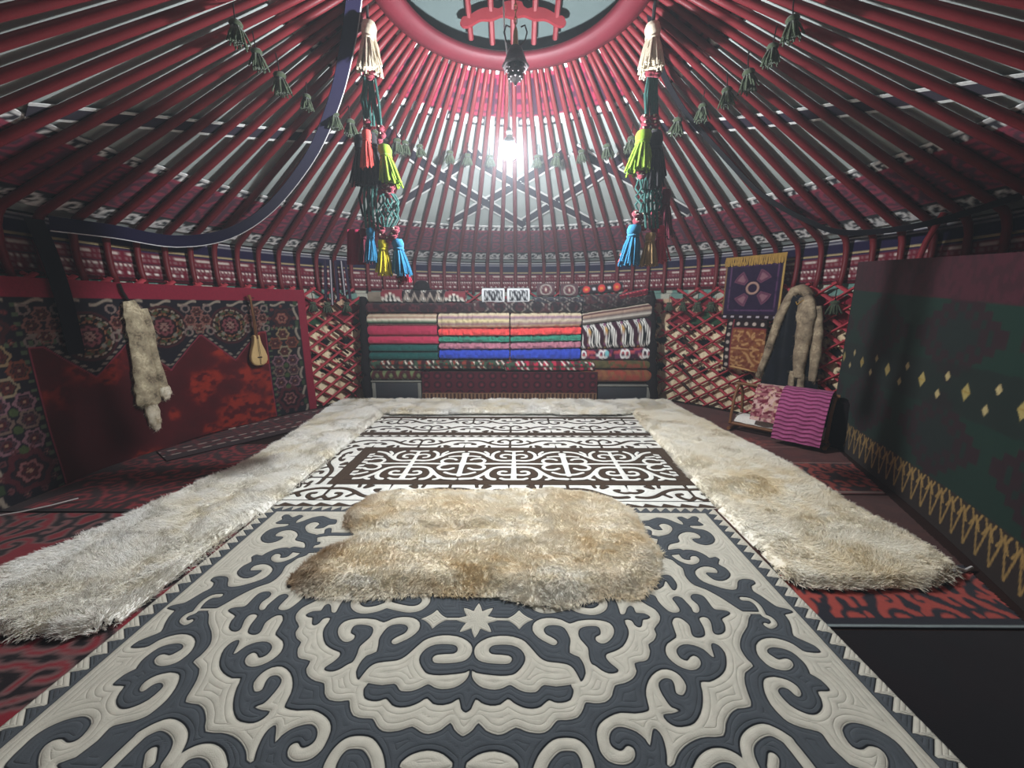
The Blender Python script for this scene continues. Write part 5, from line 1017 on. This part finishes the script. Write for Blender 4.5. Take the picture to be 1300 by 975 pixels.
drape(.44,LC-.02,[(-.24,.06),(-.215,.36),(-.12,.53),(0,.575),(.12,.53),(.22,.36),(.27,.20),(.31,.07)],knit,'magenta ribbed knitted blanket draped over the right end of the cradle','knitted_blanket',th=.02,fold=.004,rib=.006)
b=MB(); bx=K(LC+.06,-.13,.0); b.tube([(bx[0],bx[1],.012),(bx[0],bx[1],.12),(bx[0]+.01,bx[1],.30),(bx[0],bx[1],.47),(bx[0],bx[1],.50)],[.13,.15,.14,.11,.05],16); b.build('dark_sack',M['black_cloth'],label='black cloth sack slumped between the cradle and the green reed screen',cat='sack')
# ---------------------------------------------------------------- reed screen on the right
Lf=float(np.linalg.norm(SB-SA)); ext=.9
sl_=np.arange(.07,Lf+ext,.0085); zz=np.concatenate([np.arange(.0,1.80,.011)]); S_,Z=np.meshgrid(sl_,zz)
top=1.83-.075*S_; Z=Z/1.79*top+.006
C=np.empty(S_.shape+(3,)); GRN=lin('#04241a'); C[...]=GRN
stp=lambda v_,k_: np.floor(v_/k_)*k_
for zc,hh in ((1.22,.27),(.56,.27)):
    q=1-(stp(tri(S_+.2,.98),.04)/.43+stp(np.abs(Z-zc),.05)/hh); put(C,q>0,lin('#1f0810')); put(C,(q>.28)*(q<.42)*1.,lin('#061d17')); put(C,(q>.62)*1.,lin('#0b1815'))
put(C,np.abs(Z-.895)<.15,lin('#090f0d'),.7)
cl=.46; k_=(S_+.15)%cl
for dz_,h_,w_,o_ in ((0,.055,.042,.0),):
    dd=1-(np.abs(tri(S_-.125,cl))/w_+np.abs(Z-.895)/h_); put(C,aa(dd*.03,.006),lin('#97864f')); put(C,aa(.004-np.abs(Z-.895),.004)*(dd>0),lin('#8a7030'))
for dz_,o_ in ((.065,-.20),(-.065,-.265)):
    dd=1-(np.abs(tri(S_-.125-o_,cl))/.028+np.abs(Z-.895-dz_)/.034); put(C,aa(dd*.02,.006),lin('#a39164'))
put(C,aa(Z-(top-.26),.01),lin('#3a0e1b')); put(C,aa(Z-(top-.26),.01)*(vn(S_*30,Z*20,3)>.6),lin('#2c0914'),.8)
put(C,aa(.29-Z,.01),lin('#241812')); GO=lin('#927440')
zz_=(Z-.05)/.22; per=.115; tt=((S_+.03)/per)%1; d1=np.abs(tt-.25-.5*np.abs(((zz_)*1.0)%2-1)*0-np.clip(zz_,0,1)*.5+.0)
dg=np.minimum(np.abs(((S_/per)-zz_*.5)%1-.5),np.abs(((S_/per)+zz_*.5)%1-.5))*per
put(C,aa(.007-dg,.006)*(Z>.05)*(Z<.27),GO)
br=np.minimum(np.abs(tri(S_,per)-.018-.5*np.abs(Z-.235)),1); put(C,aa(.008-br,.006)*(np.abs(Z-.235)<.05),GO)
rib=.0022*np.sin(S_*2*PI/.017); N2=SNRM; wav=.02*np.sin(S_*2.3+.4)
P=np.stack([SA[0]+SDIR[0]*S_+N2[0]*(rib+wav),SA[1]+SDIR[1]*S_+N2[1]*(rib+wav),Z],-1)
nrm=np.cross(np.gradient(P,axis=1),np.gradient(P,axis=0)); fl=bool((nrm[...,0]*N2[0]+nrm[...,1]*N2[1]).mean()<0)
slab('reed_screen',P,C,.014,M['cloth'],flip=fl,label='dark green reed screen with yellow diamonds and gold zigzag foot on the right',cat='screen')
# a loose pole leaning behind the screen and the white cord on the left floor
b=MB(); b.tube([cyl(81.5,3.60,2.16),cyl(80.4,3.58,1.95),cyl(79.4,3.56,1.6),cyl(78.6,3.52,.4),cyl(78.2,3.5,.012)],.022,8); b.build('loose_pole',M['red_lattice'],label='red stick standing upright behind the green reed screen',cat='stick')
b=MB(); b.tube([(-3.48,2.31,.03),(-3.36,2.375,.03),(-3.25,2.455,.034),(-3.17,2.56,.034)],.005,6); b.build('white_cord',M['white_edge'],label='white cord lying across the red rugs at the far left',cat='cord')
b=MB(); b.tube([(2.29,1.80,.05),(2.36,1.86,.03),(2.40,1.84,.02),(2.47,1.87,.018)],.008,6); b.build('tie_cord',M['white_edge'],label='short white tie at the corner of the right fleece',cat='cord')
# ---------------------------------------------------------------- the place's light, air and exposure
BULB.inputs['Emission Strength'].default_value=2500
w=bpy.data.worlds.new('world'); scene.world=w; w.use_nodes=True; nt=w.node_tree
nt.nodes['Background'].inputs['Color'].default_value=(.0,.0,.0,1)
vs=nt.nodes.new('ShaderNodeVolumeScatter'); vs.inputs['Density'].default_value=.012; vs.inputs['Anisotropy'].default_value=.2; vs.inputs['Color'].default_value=(.9,.95,1,1)
nt.links.new(vs.outputs[0],nt.nodes['World Output'].inputs['Volume'])
scene.view_settings.view_transform='Standard'; scene.view_settings.look='None'; scene.view_settings.gamma=1; scene.view_settings.use_curve_mapping=False; scene.view_settings.exposure=0
cy=scene.cycles; cy.use_denoising=True; cy.max_bounces=6; cy.diffuse_bounces=3; cy.glossy_bounces=2; cy.transmission_bounces=2; cy.volume_bounces=0; cy.transparent_max_bounces=4; cy.sample_clamp_indirect=6
scene.cycles_curves.shape='RIBBONS'; scene.cycles_curves.subdivisions=2
